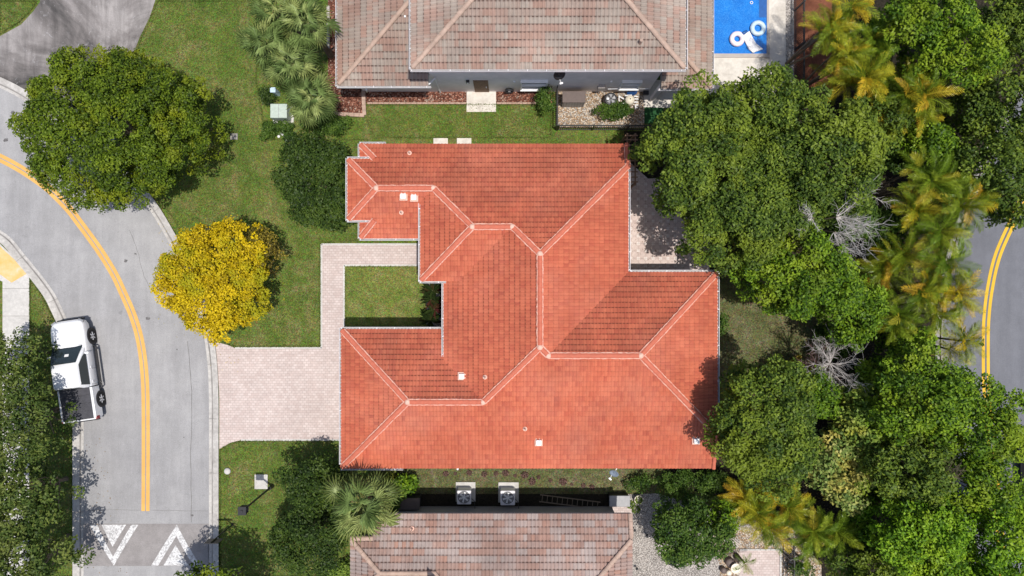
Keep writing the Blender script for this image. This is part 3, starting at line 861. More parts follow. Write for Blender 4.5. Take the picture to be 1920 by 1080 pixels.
# ------------------------------------------------------------------ the red roofed house
GW = Plane('W', -8.70, 3.0); GN = Plane('N', -2.09, 3.0); SS = Plane('S', -9.18, 3.0)
MW = Plane('W', -3.438, 3.46); ME = Plane('E', 5.834, 3.55); RN = Plane('N', .803, 3.55); RE = Plane('E', 10.30, 3.55)
TT = Plane('N', 7.30, 3.20); EW = Plane('W', -4.58, 3.70); ES = Plane('S', .346, 3.70)
BS = Plane('S', 2.515, 3.17); BW = Plane('W', -8.27, 3.44); CW = Plane('W', -7.71, 3.20)
g1 = meet(GW, GN, SS); g2 = meet(GN, MW, SS); m1 = meet(MW, ME, SS); m2 = meet(ME, RN, SS); r1 = meet(RN, RE, SS)
n1 = meet(MW, ME, TT); e2 = meet(MW, TT, ES); e1 = meet(EW, TT, ES); b2_ = meet(EW, TT, BS); b1 = meet(BW, TT, BS)
yb = (BW.c + BW.a * -8.27 - TT.c) / TT.b          # bump corner on the north slope
yb2 = (BW.z(-8.27, 0) - BS.c) / BS.b
xc = (TT.z(0, yb) - CW.c) / CW.a; xc2 = (BS.z(0, yb2) - CW.c) / CW.a
yr = (RE.z(10.30, 0) - SS.c) / SS.b
yt = (ME.z(5.834, 0) - TT.c) / TT.b
ye = (EW.z(-4.58, 0) - BS.c) / BS.b
xe = (ES.z(0, .346) - MW.c) / MW.a
yg = (MW.z(-3.438, 0) - GN.c) / GN.b
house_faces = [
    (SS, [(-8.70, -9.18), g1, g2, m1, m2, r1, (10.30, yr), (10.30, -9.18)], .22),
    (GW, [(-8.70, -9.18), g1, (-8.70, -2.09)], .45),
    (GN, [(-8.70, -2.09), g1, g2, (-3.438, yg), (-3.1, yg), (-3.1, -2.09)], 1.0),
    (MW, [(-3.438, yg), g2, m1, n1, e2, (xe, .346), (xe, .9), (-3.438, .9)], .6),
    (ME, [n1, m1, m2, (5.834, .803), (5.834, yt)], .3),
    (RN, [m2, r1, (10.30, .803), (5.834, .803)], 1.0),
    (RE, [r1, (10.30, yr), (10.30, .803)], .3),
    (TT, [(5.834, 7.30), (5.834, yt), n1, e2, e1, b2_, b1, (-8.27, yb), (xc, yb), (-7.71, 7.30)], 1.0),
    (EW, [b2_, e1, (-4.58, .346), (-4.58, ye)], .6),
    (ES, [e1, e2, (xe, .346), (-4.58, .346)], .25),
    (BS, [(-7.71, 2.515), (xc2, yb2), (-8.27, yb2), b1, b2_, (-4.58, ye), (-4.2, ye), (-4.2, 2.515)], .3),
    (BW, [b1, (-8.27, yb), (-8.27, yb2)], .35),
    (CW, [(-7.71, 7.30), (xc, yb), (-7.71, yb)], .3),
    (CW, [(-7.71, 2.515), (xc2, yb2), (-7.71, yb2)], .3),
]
house = thing('house', (1.0, -3.0, 0), 'single storey house with a large bright red hipped tile roof in the centre', 'house')
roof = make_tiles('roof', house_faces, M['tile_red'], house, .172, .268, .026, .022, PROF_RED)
make_deck('soffit', house_faces, M['white'], house)
def z3(pl, p): return (p[0], p[1], pl.z(*p) + .015)
ridges = [(SS, g1, g2), (MW, m1, n1), (SS, m2, r1), (TT, e1, e2), (TT, b1, b2_)]
hips = [(SS, g1, (-8.62, -9.10)), (GW, g1, (-8.62, -2.17)), (SS, m1, g2), (SS, m1, m2), (SS, r1, (10.30, yr)), (RE, r1, (10.22, .72)),
        (TT, n1, (5.834, yt)), (TT, n1, e2), (ES, e1, (-4.50, .426)), (TT, e1, b2_), (TT, b1, (-8.20, yb - .07)), (BS, b1, (-8.20, yb2 + .07)),
        (TT, (xc, yb), (-7.64, 7.23)), (BS, (xc2, yb2), (-7.64, 2.585))]
for pl, a, b_ in ridges + hips:
    c_ = ridge_run(z3(pl, a), z3(pl, b_)).build('ridge_cap', M['cap_red'], roof)
    mortar_run(z3(pl, a), z3(pl, b_)).build('ridge_mortar', M['mortar'], roof)
for pl, p in ((SS, g1), (SS, g2), (SS, m1), (SS, m2), (SS, r1), (TT, n1), (TT, e1), (TT, e2), (TT, b1), (TT, b2_)):
    z = pl.z(*p); lm = MB()
    lm.lathe([(.15, 0), (.14, .11), (.08, .165), (.02, .18)], (p[0], p[1], z), 9)
    lm.build('ridge_joint', M['mortar_lump'], roof)
# verge caps on the two raking ends
ridge_run((5.80, yt, 3.56), (5.80, 7.28, 3.215), r0=.10).build('verge_cap', M['cap_red'], roof)
mortar_run((5.80, yt, 3.56), (5.80, 7.28, 3.215), w=.13).build('ridge_mortar', M['mortar'], roof)
ridge_run((10.26, yr, 3.56), (10.26, -9.16, 3.02), r0=.10).build('verge_cap', M['cap_red'], roof)
for pl, px, py in ((BS, 757, 369), (BS, 777, 371), (MW, 866, 705), (SS, 1010, 829), (SS, 1305, 826)): square_vent(roof, pl, px, py)
for pl, px, py in ((TT, 768, 287), (BS, 753, 399), (MW, 909.5, 707), (SS, 984.5, 804)): pipe_vent(roof, pl, px, py)
# gutters
for a, b_, out in (((-8.70, -9.0, 3.0), (-8.70, -2.05, 3.0), (-1, 0)), ((-8.74, -2.09, 3.0), (-3.5, -2.09, 3.0), (0, 1)),
                   ((-8.74, -9.18, 2.98), (-5.55, -9.18, 2.98), (0, -1)),
                   ((-3.438, .34, 3.46), (-3.438, -3.45, 3.46), (-1, 0)), ((5.834, .85, 3.55), (5.834, yt, 3.55), (1, 0)),
                   ((5.9, .803, 3.55), (10.36, .803, 3.55), (0, 1)), ((10.30, .8, 3.55), (10.30, yr, 3.55), (1, 0)),
                   ((-4.58, .30, 3.70), (-4.58, ye - .05, 3.70), (-1, 0)), ((-4.64, .346, 3.70), (-3.30, .346, 3.70), (0, -1)),
                   ((-8.27, yb2 - .04, 3.44), (-8.27, yb + .04, 3.44), (-1, 0)), ((-8.31, yb, 3.44), (xc - .1, yb, 3.44), (0, 1)),
                   ((-8.31, yb2, 3.44), (xc2 - .2, yb2, 3.44), (0, -1)), ((-7.71, 2.5, 3.17), (-7.71, yb2 - .1, 3.17), (-1, 0)),
                   ((-7.71, yb + .1, 3.17), (-7.71, 7.32, 3.17), (-1, 0)), ((-7.75, 2.515, 3.16), (-4.6, 2.515, 3.16), (0, -1)),
                   ((-7.75, 7.30, 3.18), (-6.4, 7.30, 3.18), (0, 1))):
    gutter_run(a, b_, house, out)
wl = MB()
for x0, x1, y0_, y1_, z in ((-7.1, 5.30, 3.0, 6.75, 3.02), (-7.7, -7.101, 4.0, 5.95, 3.26), (-4.0, 5.30, .9, 2.999, 3.02), (-2.9, 5.30, -3.0, .899, 3.28),
                            (-8.15, -2.901, -8.65, -2.6, 2.82), (-2.9, 9.75, -8.65, -3.001, 2.82), (5.301, 9.75, -3.0, .3, 3.36), (9.751, 9.76, -8.6, -7.5, 2.9)):
    wl.box(x0, x1, y0_, y1_, 0, z)
wl.build('wall', M['stucco_house'], house)
gd = MB()
for k in range(4): gd.box(-8.20, -8.152, -8.0, -3.1, .06 + k * .55, .06 + k * .55 + .535)
gd.build('garage_door', M['white'], house)
fd = MB(); fd.box(-4.05, -4.001, 1.4, 2.4, .05, 2.15)
dr = fd.build('door', M['wood'], house)
kn = MB(); kn.lathe([(.03, 0), (.045, .03), (.03, .06)], (-4.07, 1.52, 1.05), 10); kn.build('handle', M['alloy'], dr)
window_at(house, 4.4, 5.6, .9, 2.2, -7.7, 'y', -1); window_at(house, -1.9, -.4, .9, 2.2, -2.9, 'y', -1)
window_at(house, -2, -.6, .9, 2.2, -8.65, 'x', -1); window_at(house, 3, 4.4, .9, 2.2, -8.65, 'x', -1); window_at(house, -3, -1.6, .9, 2.2, 6.75, 'x', 1)
window_at(house, 6.4, 8.8, .2, 2.2, .3, 'x', 1); window_at(house, -6, -5.4, .9, 2.2, 6.75, 'x', 1)
# satellite dish under the south eave of the house, and a downspout elbow
def sat_dish(p, tilt, rz, label, s=1.0, mat=None):
    t = thing('satellite_dish', p, label, 'satellite dish')
    mm = Matrix.Rotation(rz, 3, 'Z') @ Matrix.Rotation(tilt, 3, 'X')
    m_ = MB(); n = 24; vs = []; prof = [(0, 0), (.12, .01), (.24, .045), (.33, .09)]
    for r, z in prof:
        for k in range(n):
            a = 2 * PI * k / n; vs.append(mm @ Vector((r * s * math.cos(a), r * s * 1.12 * math.sin(a), z * s)))
    fs = [(i * n + k, i * n + (k + 1) % n, (i + 1) * n + (k + 1) % n, (i + 1) * n + k) for i in range(3) for k in range(n)]
    m_.add(vs, fs)
    d = m_.build('reflector', mat or M['dish'], t, smooth=True, local=True)
    sm_ = d.modifiers.new('thick', 'SOLIDIFY'); sm_.thickness = .015
    a = MB(); tip = mm @ Vector((0, -.34 * s, .40 * s)); a.tube([mm @ Vector((0, -.36 * s, .06 * s)), tip], .022); a.rbox(tip, (.16, .08, .08), rz)
    a.build('feed_arm', M['white'], t, local=True)
    return t, mm
t, mm = sat_dish(tuple(W(1152, 886, 2.3)), R(48), R(-35), 'small blue grey satellite dish on a bent white mast below the red roof south eave', .75)
a = MB(); a.tube([(.12, .62, .1), (.16, .25, -.10), (.02, .0, -.04)], .028); a.build('mast', M['white'], t, local=True)
el = MB(); q = W(858.5, 878, 2.6); el.tube([q + Vector((0, .3, .28)), q + Vector((0, 0, .2)), q + Vector((0, .35, -.1)), Vector((q.x, -8.7, .1))], .05); el.build('downspout', M['white'], house)

# ------------------------------------------------------------------ generic neighbour roof helper
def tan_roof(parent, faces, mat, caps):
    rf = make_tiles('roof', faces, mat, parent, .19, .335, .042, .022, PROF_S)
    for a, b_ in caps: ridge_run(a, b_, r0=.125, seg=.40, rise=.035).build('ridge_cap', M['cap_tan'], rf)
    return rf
# two storey neighbour at the top
nb = thing('house', (1.5, 14.5, 0), 'two storey house with tan barrel tile roof and grey walls at the top edge', 'house')
US = Plane('S', 10.21, 6.0); UE = Plane('E', 8.09, 6.0); UW = Plane('W', -4.71, 6.0); UN = Plane('N', 25.0, 6.0)
ra = meet(US, UE, UW); rc_ = meet(UN, UE, UW)
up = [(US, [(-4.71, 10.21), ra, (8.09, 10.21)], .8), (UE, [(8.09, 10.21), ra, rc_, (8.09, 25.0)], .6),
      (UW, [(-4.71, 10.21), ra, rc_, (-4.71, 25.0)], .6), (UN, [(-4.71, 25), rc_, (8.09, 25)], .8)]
zz = lambda pl, p, k=.02: (p[0], p[1], pl.z(*p) + k)
r_up = tan_roof(nb, up, M['tile_tan'], [(zz(US, ra), (-4.62, 10.3, 6.05)), (zz(US, ra), (8.0, 10.3, 6.05)), (zz(UE, ra), zz(UE, rc_)), (zz(UN, rc_), (8, 24.9, 6.05)), (zz(UN, rc_), (-4.6, 24.9, 6.05))])
LS = Plane('S', 10.24, 3.2); LW = Plane('W', -8.84, 3.2); LN = Plane('N', 22, 3.2)
la_ = (-8.84 + 4.5, 10.24 + 4.5)
lw_faces = [(LS, [(-8.84, 10.24), (-4.34, 14.74), (-4.24, 14.74), (-4.24, 10.24)], .8), (LW, [(-8.84, 10.24), (-4.34, 14.74), (-4.34, 17.5), (-8.84, 22)], .7), (LN, [(-8.84, 22), (-4.34, 17.5), (-4.24, 17.5), (-4.24, 22)], .8)]
tan_roof(nb, lw_faces, M['tile_tan'], [((-8.75, 10.33, 3.25), (-4.34, 14.74, 4.57)), ((-8.75, 21.9, 3.25), (-4.34, 17.5, 4.57))])
QS = Plane('S', 10.10, 3.2); QE = Plane('E', 10.13, 3.2); QN = Plane('N', 22, 3.2)
rt_faces = [(QS, [(7.55, 10.10), (7.55, 12.68), (10.13, 10.10)], .8), (QE, [(10.13, 10.10), (7.55, 12.68), (7.55, 19.42), (10.13, 22)], .6), (QN, [(10.13, 22), (7.55, 19.42), (7.55, 22)], .6)]
tan_roof(nb, rt_faces, M['tile_tan'], [((10.05, 10.18, 3.25), (7.55, 12.68, 4.0)), ((10.05, 21.9, 3.25), (7.55, 19.42, 4.0))])
make_deck('soffit', up, M['fascia_dark'], nb); make_deck('soffit', lw_faces + rt_faces, M['fascia_dark'], nb)
wl = MB(); wl.box(-4.2, 7.52, 10.84, 24.4, 0, 5.82); wl.box(-8.2, -4.201, 10.84, 21.4, 0, 3.0); wl.box(7.521, 9.5, 12.9, 21.4, 0, 3.0)
wl.build('wall', M['stucco'], nb)
pc = MB(); pc.box(9.55, 9.85, 10.35, 10.65, 0, 3.03); pc.box(7.60, 7.85, 10.3, 10.5, 0, 3.03); pc.build('porch_column', M['stucco'], nb)
for a, b_, o_ in (((-4.75, 10.21, 6.0), (8.13, 10.21, 6.0), (0, -1)), ((-8.88, 10.24, 3.2), (-4.1, 10.24, 3.2), (0, -1)), ((-8.84, 10.2, 3.2), (-8.84, 22, 3.2), (-1, 0)),
                  ((-4.71, 10.2, 6.0), (-4.71, 25, 6.0), (-1, 0)), ((8.09, 10.2, 6.0), (8.09, 25, 6.0), (1, 0)), ((7.4, 10.10, 3.2), (10.17, 10.10, 3.2), (0, -1)), ((10.13, 10.1, 3.2), (10.13, 22, 3.2), (1, 0))):
    gutter_run(a, b_, nb, o_)
# its windows and fittings: heights follow from where the tall wall shows them
def wall_z(py): return H - 10.84 * F / (540 - py)
def wall_x(px, z): return (px - 960) * (H - z) / F
z0, z1 = wall_z(168), wall_z(151)
window_at(nb, wall_x(978, z0), wall_x(1022, z0), .85, 2.15, 10.84, 'x', -1, deep=.16)
window_at(nb, wall_x(1167, 1.8), wall_x(1200, 1.8), 1.0, 2.1, 10.84, 'x', -1, deep=.16)
window_at(nb, wall_x(980, 5), wall_x(1016, 5), 4.0, 5.0, 10.84, 'x', -1, deep=.10); window_at(nb, wall_x(1082, 5), wall_x(1120, 5), 4.0, 5.0, 10.84, 'x', -1, deep=.10)
window_at(nb, wall_x(720, 2), wall_x(750, 2), 1.0, 2.2, 10.84, 'x', -1)
dd = MB(); dd.box(wall_x(889, 1), wall_x(916, 1), 10.80, 10.838, .05, 2.15); dr = dd.build('door', M['wood'], nb)
dk = MB(); dk.rbox((wall_x(912, 1), 10.78, 1.05), (.05, .05, .14)); dk.build('handle', M['alloy'], dr)
lp = MB(); lp.rbox((wall_x(877, 2.1), 10.76, 2.1), (.16, .13, .30)); o = lp.build('wall_lamp', M['black'], nb); l2 = MB(); l2.rbox((wall_x(877, 2.1), 10.69, 2.08), (.10, .02, .2)); l2.build('lamp_glass', M['white'], o)
for px in (964, 1146):
    b3 = MB(); z = 2.0; b3.rbox((wall_x(px, z), 10.80, z), (.12, .07, .12)); b3.build('junction_box', M['white'], nb)
mb_ = MB(); mb_.rbox((wall_x(1127, 1.1), 10.74, 1.1), (.38, .19, .55)); mb_.build('meter_box', M['stucco_tan'], nb, bevel=.02)
mp_ = MB(); mp_.tube([(wall_x(1140, 1), 10.72, .95), (wall_x(1165, 1), 10.74, .95), (wall_x(1218, 1), 10.74, .95)], .025); mp_.build('wall_conduit', M['white'], nb)
ds = MB(); q = W(801, 158, 3.0); ds.tube([(q.x, 10.30, 3.1), (q.x, 10.38, 2.85), (-3.95, 10.76, 2.75), (-3.95, 10.78, .1)], .05); ds.build('downspout', M['white'], nb); ds = MB(); ds.tube([W(687, 168, 2.2), W(688, 172, .1)], .05); ds.build('downspout', M['white'], nb)
pv = MB(); pz = US.z(6, 12.3); q = W(1204, 73, 6.9); pv.lathe([(.10, -.05), (.075, .1), (.075, .42), (.05, .42)], (q.x, q.y, US.z(q.x, q.y)), 14); pv.build('pipe_vent', M['cap_tan'], r_up)
q = W(757, 25, 4.6); pv = MB(); pv.rbox((q.x, q.y, LS.z(q.x, q.y) + .07), (.09, .09, .06)); pv.build('roof_tag', M['white'], nb)
t, mm = sat_dish(tuple(W(1048, 138, 4.7) + Vector((0, 0, 0))), R(60), R(15), 'dark satellite dish with white mast high on the grey wall of the two storey house', .9, M['black'])
a = MB(); a.tube([(0, .0, 0), (-.12, .18, -.5), (-.1, .62, -.72)], .035); a.build('mast', M['white'], t, local=True)

# one storey neighbour at the bottom
nc = thing('house', (-1.0, -17.0, 0), 'single storey house with pink blended tile roof cut off by the bottom edge', 'house')
CN = Plane('N', -11.43, 3.2); CE = Plane('E', 6.03, 3.54); CWW = Plane('W', -8.10, 3.54); CS2 = Plane('S', -16.0, 3.2)
CW3 = Plane('W', -5.2, 3.54); CS = Plane('S', -26.0, 3.2); CW4 = Plane('W', -7.0, 3.2)
yq = (CE.z(6.03, 0) - CN.c) / CN.b
c1 = (-8.10 + 1.55, yq - 1.55); zc1 = CN.z(*c1)
c2 = (-3.83, c1[1]); k5 = 4.0
c3 = (c2[0] + k5, c2[1] - k5); zc3 = CN.z(*c3); c4 = (6.03 - (zc3 - 3.54) / .3, c3[1])
CW5 = Plane('W', c2[0], CN.z(*c2)); CS3 = Plane('S', c1[1] - (zc1 - 3.2) / .3, 3.2); CS4 = Plane('S', c3[1] - (zc3 - 3.2) / .3, 3.2)
xs = -7.0
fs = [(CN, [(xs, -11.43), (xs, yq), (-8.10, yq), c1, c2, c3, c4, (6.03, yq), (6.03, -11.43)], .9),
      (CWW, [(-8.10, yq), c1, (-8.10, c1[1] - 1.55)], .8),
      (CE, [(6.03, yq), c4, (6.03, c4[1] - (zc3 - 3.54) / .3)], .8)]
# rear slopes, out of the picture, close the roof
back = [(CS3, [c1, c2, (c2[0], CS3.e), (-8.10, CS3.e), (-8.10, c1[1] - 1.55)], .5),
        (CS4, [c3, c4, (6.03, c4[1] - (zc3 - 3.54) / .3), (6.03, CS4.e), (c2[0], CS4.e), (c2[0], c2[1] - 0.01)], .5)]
r_n = tan_roof(nc, fs + back, M['tile_pink'],
         [(zz(CN, c1), (-8.02, yq - .08, 3.6)), (zz(CN, c1), zz(CN, c2)), (zz(CN, c3), zz(CN, c2)), (zz(CN, c3), zz(CN, c4)), (zz(CN, c4), (5.95, yq - .08, 3.6)), (zz(CN, (5.98, yq)), zz(CN, (5.98, -11.45))), (zz(CN, c1), (-8.02, c1[1] - 1.47, 3.6)), ((-8.1, yq + .02, 3.58), (xs + .02, yq + .02, 3.58))])
make_deck('soffit', fs + back, M['stucco_tan'], nc)
wl = MB(); wl.box(-6.4, 5.5, -21.0, -12.05, 0, 3.0); wl.box(-7.6, -6.401, -15.3, -13.0, 0, 3.2); wl.build('wall', M['stucco_tan'], nc)
for px, py in ((773.5, 989),): pipe_vent(r_n, CN, px, py)
wb = MB(); q = W(975, 953.5, 2.1); wb.box(q.x - .28, q.x + .32, -12.049, -11.93, 1.85, 2.6); o = wb.build('window', M['stucco_tan'], nc); w2 = MB(); w2.box(q.x - .24, q.x + .28, -11.929, -11.92, 1.9, 2.55); w2.build('pane', M['glass'], o)
# pink paver apron beside its corner
sheet('side_apron', G([(1146, 950), (1184, 950), (1184, 972), (1146, 972)]), .03, M['pavers'])

# ------------------------------------------------------------------ leaves, trees, palms
rng = np.random.default_rng(11)
def unit(n, r=rng):
    v = r.normal(size=(n, 3)); return v / np.linalg.norm(v, axis=1)[:, None]
def leaf_mesh(name, P, Nrm, Lh, Wd, uvx, uvy, mat, r=rng, fold=.25):
    """one four-cornered leaf per point"""
    n = len(P)
    t = np.cross(Nrm, unit(n, r)); t /= np.maximum(np.linalg.norm(t, axis=1), 1e-6)[:, None]
    s = np.cross(Nrm, t)
    L_ = (Lh * r.uniform(.7, 1.3, n))[:, None]; Wv = (Wd * r.uniform(.7, 1.3, n))[:, None]
    a = P - t * L_ * .5; c = P + t * L_ * .5 - Nrm * L_ * .12
    b = P + s * Wv * .5 + Nrm * Wv * fold; d = P - s * Wv * .5 + Nrm * Wv * fold
    v = np.stack([a, b, c, d], 1).reshape(-1, 3).astype(np.float32)
    me = bpy.data.meshes.new(name)
    me.vertices.add(4 * n); me.vertices.foreach_set('co', v.ravel())
    me.loops.add(4 * n); me.loops.foreach_set('vertex_index', np.arange(4 * n, dtype=np.int32))
    me.polygons.add(n); me.polygons.foreach_set('loop_start', np.arange(0, 4 * n, 4, dtype=np.int32))
    me.polygons.foreach_set('loop_total', np.full(n, 4, dtype=np.int32))
    me.update(calc_edges=True)
    uv = me.uv_layers.new(name='leaf')
    uv.data.foreach_set('uv', np.repeat(np.stack([uvx, uvy], 1).astype(np.float32), 4, axis=0).ravel())
    me.materials.append(mat)
    return me
def crown_mesh(name, a, b, c, mat, seed, leaf=.17, rc=.62, dens=1.0, low=.35, up=.6, aspect=.55, lumps=.12, gap=0.0, lobe=1.0):
    r = np.random.default_rng(seed)
    ph = r.uniform(0, 6.28, 4)
    area = PI * a * b
    nc_ = max(6, int(area / (rc * rc) * .95 * (1 - gap)))
    i = np.arange(nc_); rr = np.sqrt((i + .5) / nc_) * .93; th = i * 2.39996 + r.normal(0, .22, nc_)
    rr = np.clip(rr + r.normal(0, .03, nc_), 0, .98)
    mod = 1 + lumps * (np.sin(2 * th + ph[0]) * .5 + np.sin(3 * th + ph[1]) * .6 + np.sin(5 * th + ph[2]) * .5 + np.sin(9 * th + ph[3]) * .35)
    sh = np.sqrt(np.clip(1 - rr ** 2, 0, 1))
    top = np.stack([a * rr * mod * np.cos(th), b * rr * mod * np.sin(th), c * (sh * r.uniform(.72, 1.08, nc_) - .15)], 1)
    nl = int(nc_ * low)
    th2 = r.uniform(0, 6.28, nl); rr2 = np.sqrt(r.uniform(0.05, .9, nl))
    mod2 = 1 + lumps * (np.sin(2 * th2 + ph[0]) * .5 + np.sin(3 * th2 + ph[1]) * .6 + np.sin(5 * th2 + ph[2]) * .5)
    inn = np.stack([a * rr2 * mod2 * np.cos(th2) * .95, b * rr2 * mod2 * np.sin(th2) * .95, c * (r.uniform(-.55, .25, nl))], 1)
    # broad lobes with dark furrows between them
    lw = lobe; fx = (np.sin(top[:, 0] * 2.0 / lw + ph[0]) + np.sin(top[:, 1] * 2.2 / lw + ph[1]) + np.sin((top[:, 0] + top[:, 1]) * 1.5 / lw + ph[2]) + np.sin((top[:, 0] - top[:, 1]) * 2.6 / lw + ph[3])) / 2.2
    top[:, 2] += .34 * lw * fx * (c / 2.5)
    keep = (fx > -.85) | (r.uniform(0, 1, nc_) > .75)
    top = top[keep]; rr = rr[keep]; nc_ = len(top)
    C_ = np.concatenate([top, inn]); m = len(C_)
    rad = rc * r.uniform(.6, 1.35, m) * np.concatenate([np.ones(nc_) * (1 - .25 * (rr > .85)), np.ones(nl) * .9])
    cu = r.uniform(0, 1, m)
    per = (rad ** 2 * 2 * PI * 1.0 / (leaf * leaf * aspect) * 1.45 * dens).astype(int) + 4
    idx = np.repeat(np.arange(m), per); n = len(idx)
    d = unit(n, r); d[:, 2] = np.abs(d[:, 2]) * 1.0 - .28 * r.uniform(0, 1, n); d /= np.linalg.norm(d, axis=1)[:, None]
    # each clump is itself lumpy
    k = r.uniform(3, 5, (m, 3)); pp = r.uniform(0, 6.28, m)
    lump = 1 + .20 * np.sin((d * k[idx]).sum(1) * 2.2 + pp[idx])
    q = rad[idx] * lump * (1 - .38 * r.uniform(0, 1, n) ** 2.2)
    P = C_[idx] + d * q[:, None] * np.array([1, 1, .8])
    nr = d * .55 + np.array([0, 0, up]) + unit(n, r) * .62; nr /= np.linalg.norm(nr, axis=1)[:, None]
    # sprigs that stick out
    me = leaf_mesh(name, P, nr, leaf, leaf * aspect, r.uniform(0, 1, n), cu[idx], mat, r)
    return me, C_
def tree(name, px, py, rx, ry, zt, zb, mat, label, cat='tree', group=None, seed=1, **kw):
    """px,py,rx,ry: crown outline in the photograph at the height where it is widest"""
    zc = zb + (zt - zb) * kw.pop('wide', .42)
    k = (H - zc) / F; c = W(px, py, zc); a, b = rx * k, ry * k
    rc = kw.get('rc', .62)
    a = max(a - rc * .45, .3); b = max(b - rc * .45, .3)
    g = thing(name, (c.x, c.y, 0), label, cat, group)
    me, C_ = crown_mesh('crown', a, b, (zt - zc), mat, seed, **kw)
    link('crown', me, g, (0, 0, zc))
    rr = random.Random(seed)
    t = MB(); tr = .04 + .025 * max(a, b)
    f0 = Vector((rr.uniform(-.2, .2), rr.uniform(-.2, .2), zb * .75 + .2))
    t.tube([(0, 0, 0), (f0.x * .4, f0.y * .4, f0.z * .5), f0], [tr * 1.5, tr * 1.05, tr], 9)
    t.build('trunk', M['bark'], g, local=True)
    lm = MB(); ids = list(range(len(C_))); rr.shuffle(ids)
    for i in ids[:min(16, len(ids))]:
        e = Vector(C_[i]) * .72 + Vector((0, 0, zc - .35)); mid = f0.lerp(e, .5) + Vector((rr.uniform(-.2, .2), rr.uniform(-.2, .2), -.15))
        lm.tube([f0 - Vector((0, 0, .1)), mid, e], [tr * .55, tr * .33, .02], 6)
    lm.build('limb', M['bark'], g, local=True)
    return g
def bush(name, px, py, rx, ry, h, mat, label, cat='shrub', group=None, seed=1, **kw):
    k = (H - h * .5) / F; c = W(px, py, h * .5)
    g = thing(name, (c.x, c.y, 0), label, cat, group)
    kw.setdefault('rc', .3); kw.setdefault('leaf', .11)
    me, C_ = crown_mesh('foliage', max(rx * k - kw['rc'] * .4, .1), max(ry * k - kw['rc'] * .4, .1), h * .55, mat, seed, **kw)
    link('foliage', me, g, (0, 0, h * .42))
    s = MB()
    for i in range(min(7, len(C_))): s.tube([(C_[i][0] * .2, C_[i][1] * .2, 0), (C_[i][0], C_[i][1], max(.1, h * .42 + C_[i][2]))], [.025, .01], 5)
    s.build('stem', M['bark'], g, local=True)
    return g

# ---- big trees on the left
tree('tree', 226, 244, 187, 162, 6.6, 1.2, L['ficus'], 'very large round dark green tree with yellowish tips overhanging the road bend', seed=3, leaf=.135, rc=.36, lumps=.06, low=.55, gap=.02, lobe=.8)
tree('flowering_tree', 412, 522, 118, 112, 5.2, 1.2, L['golden'], 'bright golden yellow flowering tree at the kerb beside the paver drive', seed=5, leaf=.11, rc=.34, lumps=.11, aspect=.75, gap=.08, low=.45, lobe=.55)
tree('tree', 494, 470, 40, 46, 3.8, 1.2, L['olive'], 'small olive brown tree against the right side of the golden tree', seed=6, leaf=.11, rc=.30, lumps=.1, gap=.25, dens=.7)
tree('tree', 594, 338, 76, 92, 3.9, .7, L['darkoak'], 'dark green dense tree touching the left end of the red roof', seed=7, leaf=.14, rc=.42, lumps=.09)
tree('tree', 636, 400, 38, 42, 3.0, .5, L['darkoak'], 'low dark green tree below the white cornered gutter of the red roof', seed=8, leaf=.16, rc=.45)
tree('street_tree', 34, 668, 62, 56, 4.6, .8, L['street'], 'small feathery tree over the pavement left of the pickup hood', seed=29, leaf=.15, rc=.38, lumps=.14, gap=.12, dens=.8)
tree('street_tree', 44, 785, 88, 108, 5.2, .9, L['street'], 'feathery green street tree partly over the white pickup bed', seed=9, leaf=.16, rc=.40, lumps=.14, gap=.12, dens=.8, group=None)
tree('street_tree', 60, 925, 84, 78, 5.4, .9, L['street'], 'airy green street tree on the verge below the white pickup', seed=19, leaf=.18, rc=.42, lumps=.16, gap=.12, dens=.85)
tree('street_tree', 56, 1045, 96, 86, 6.0, 1.0, L['street'], 'tall airy green street tree in the bottom left corner', seed=10, leaf=.18, rc=.42, lumps=.18, gap=.12, dens=.85)
tree('tree', 592, 900, 64, 52, 4.0, .8, L['darkoak'], 'dark green broad tree beside the palm at the lower left roof corner', seed=12, leaf=.14, rc=.40)
tree('tree', 590, 1000, 84, 72, 4.4, .8, L['darkoak'], 'wide dark green tree between the front lawn and the pink tiled roof', seed=13, leaf=.14, rc=.42)
tree('tree', 395, 1125, 105, 74, 6.0, 2.0, L['ficus'], 'yellow green tree top rising from the bottom edge beside the white triangle', seed=14, leaf=.17, rc=.55)
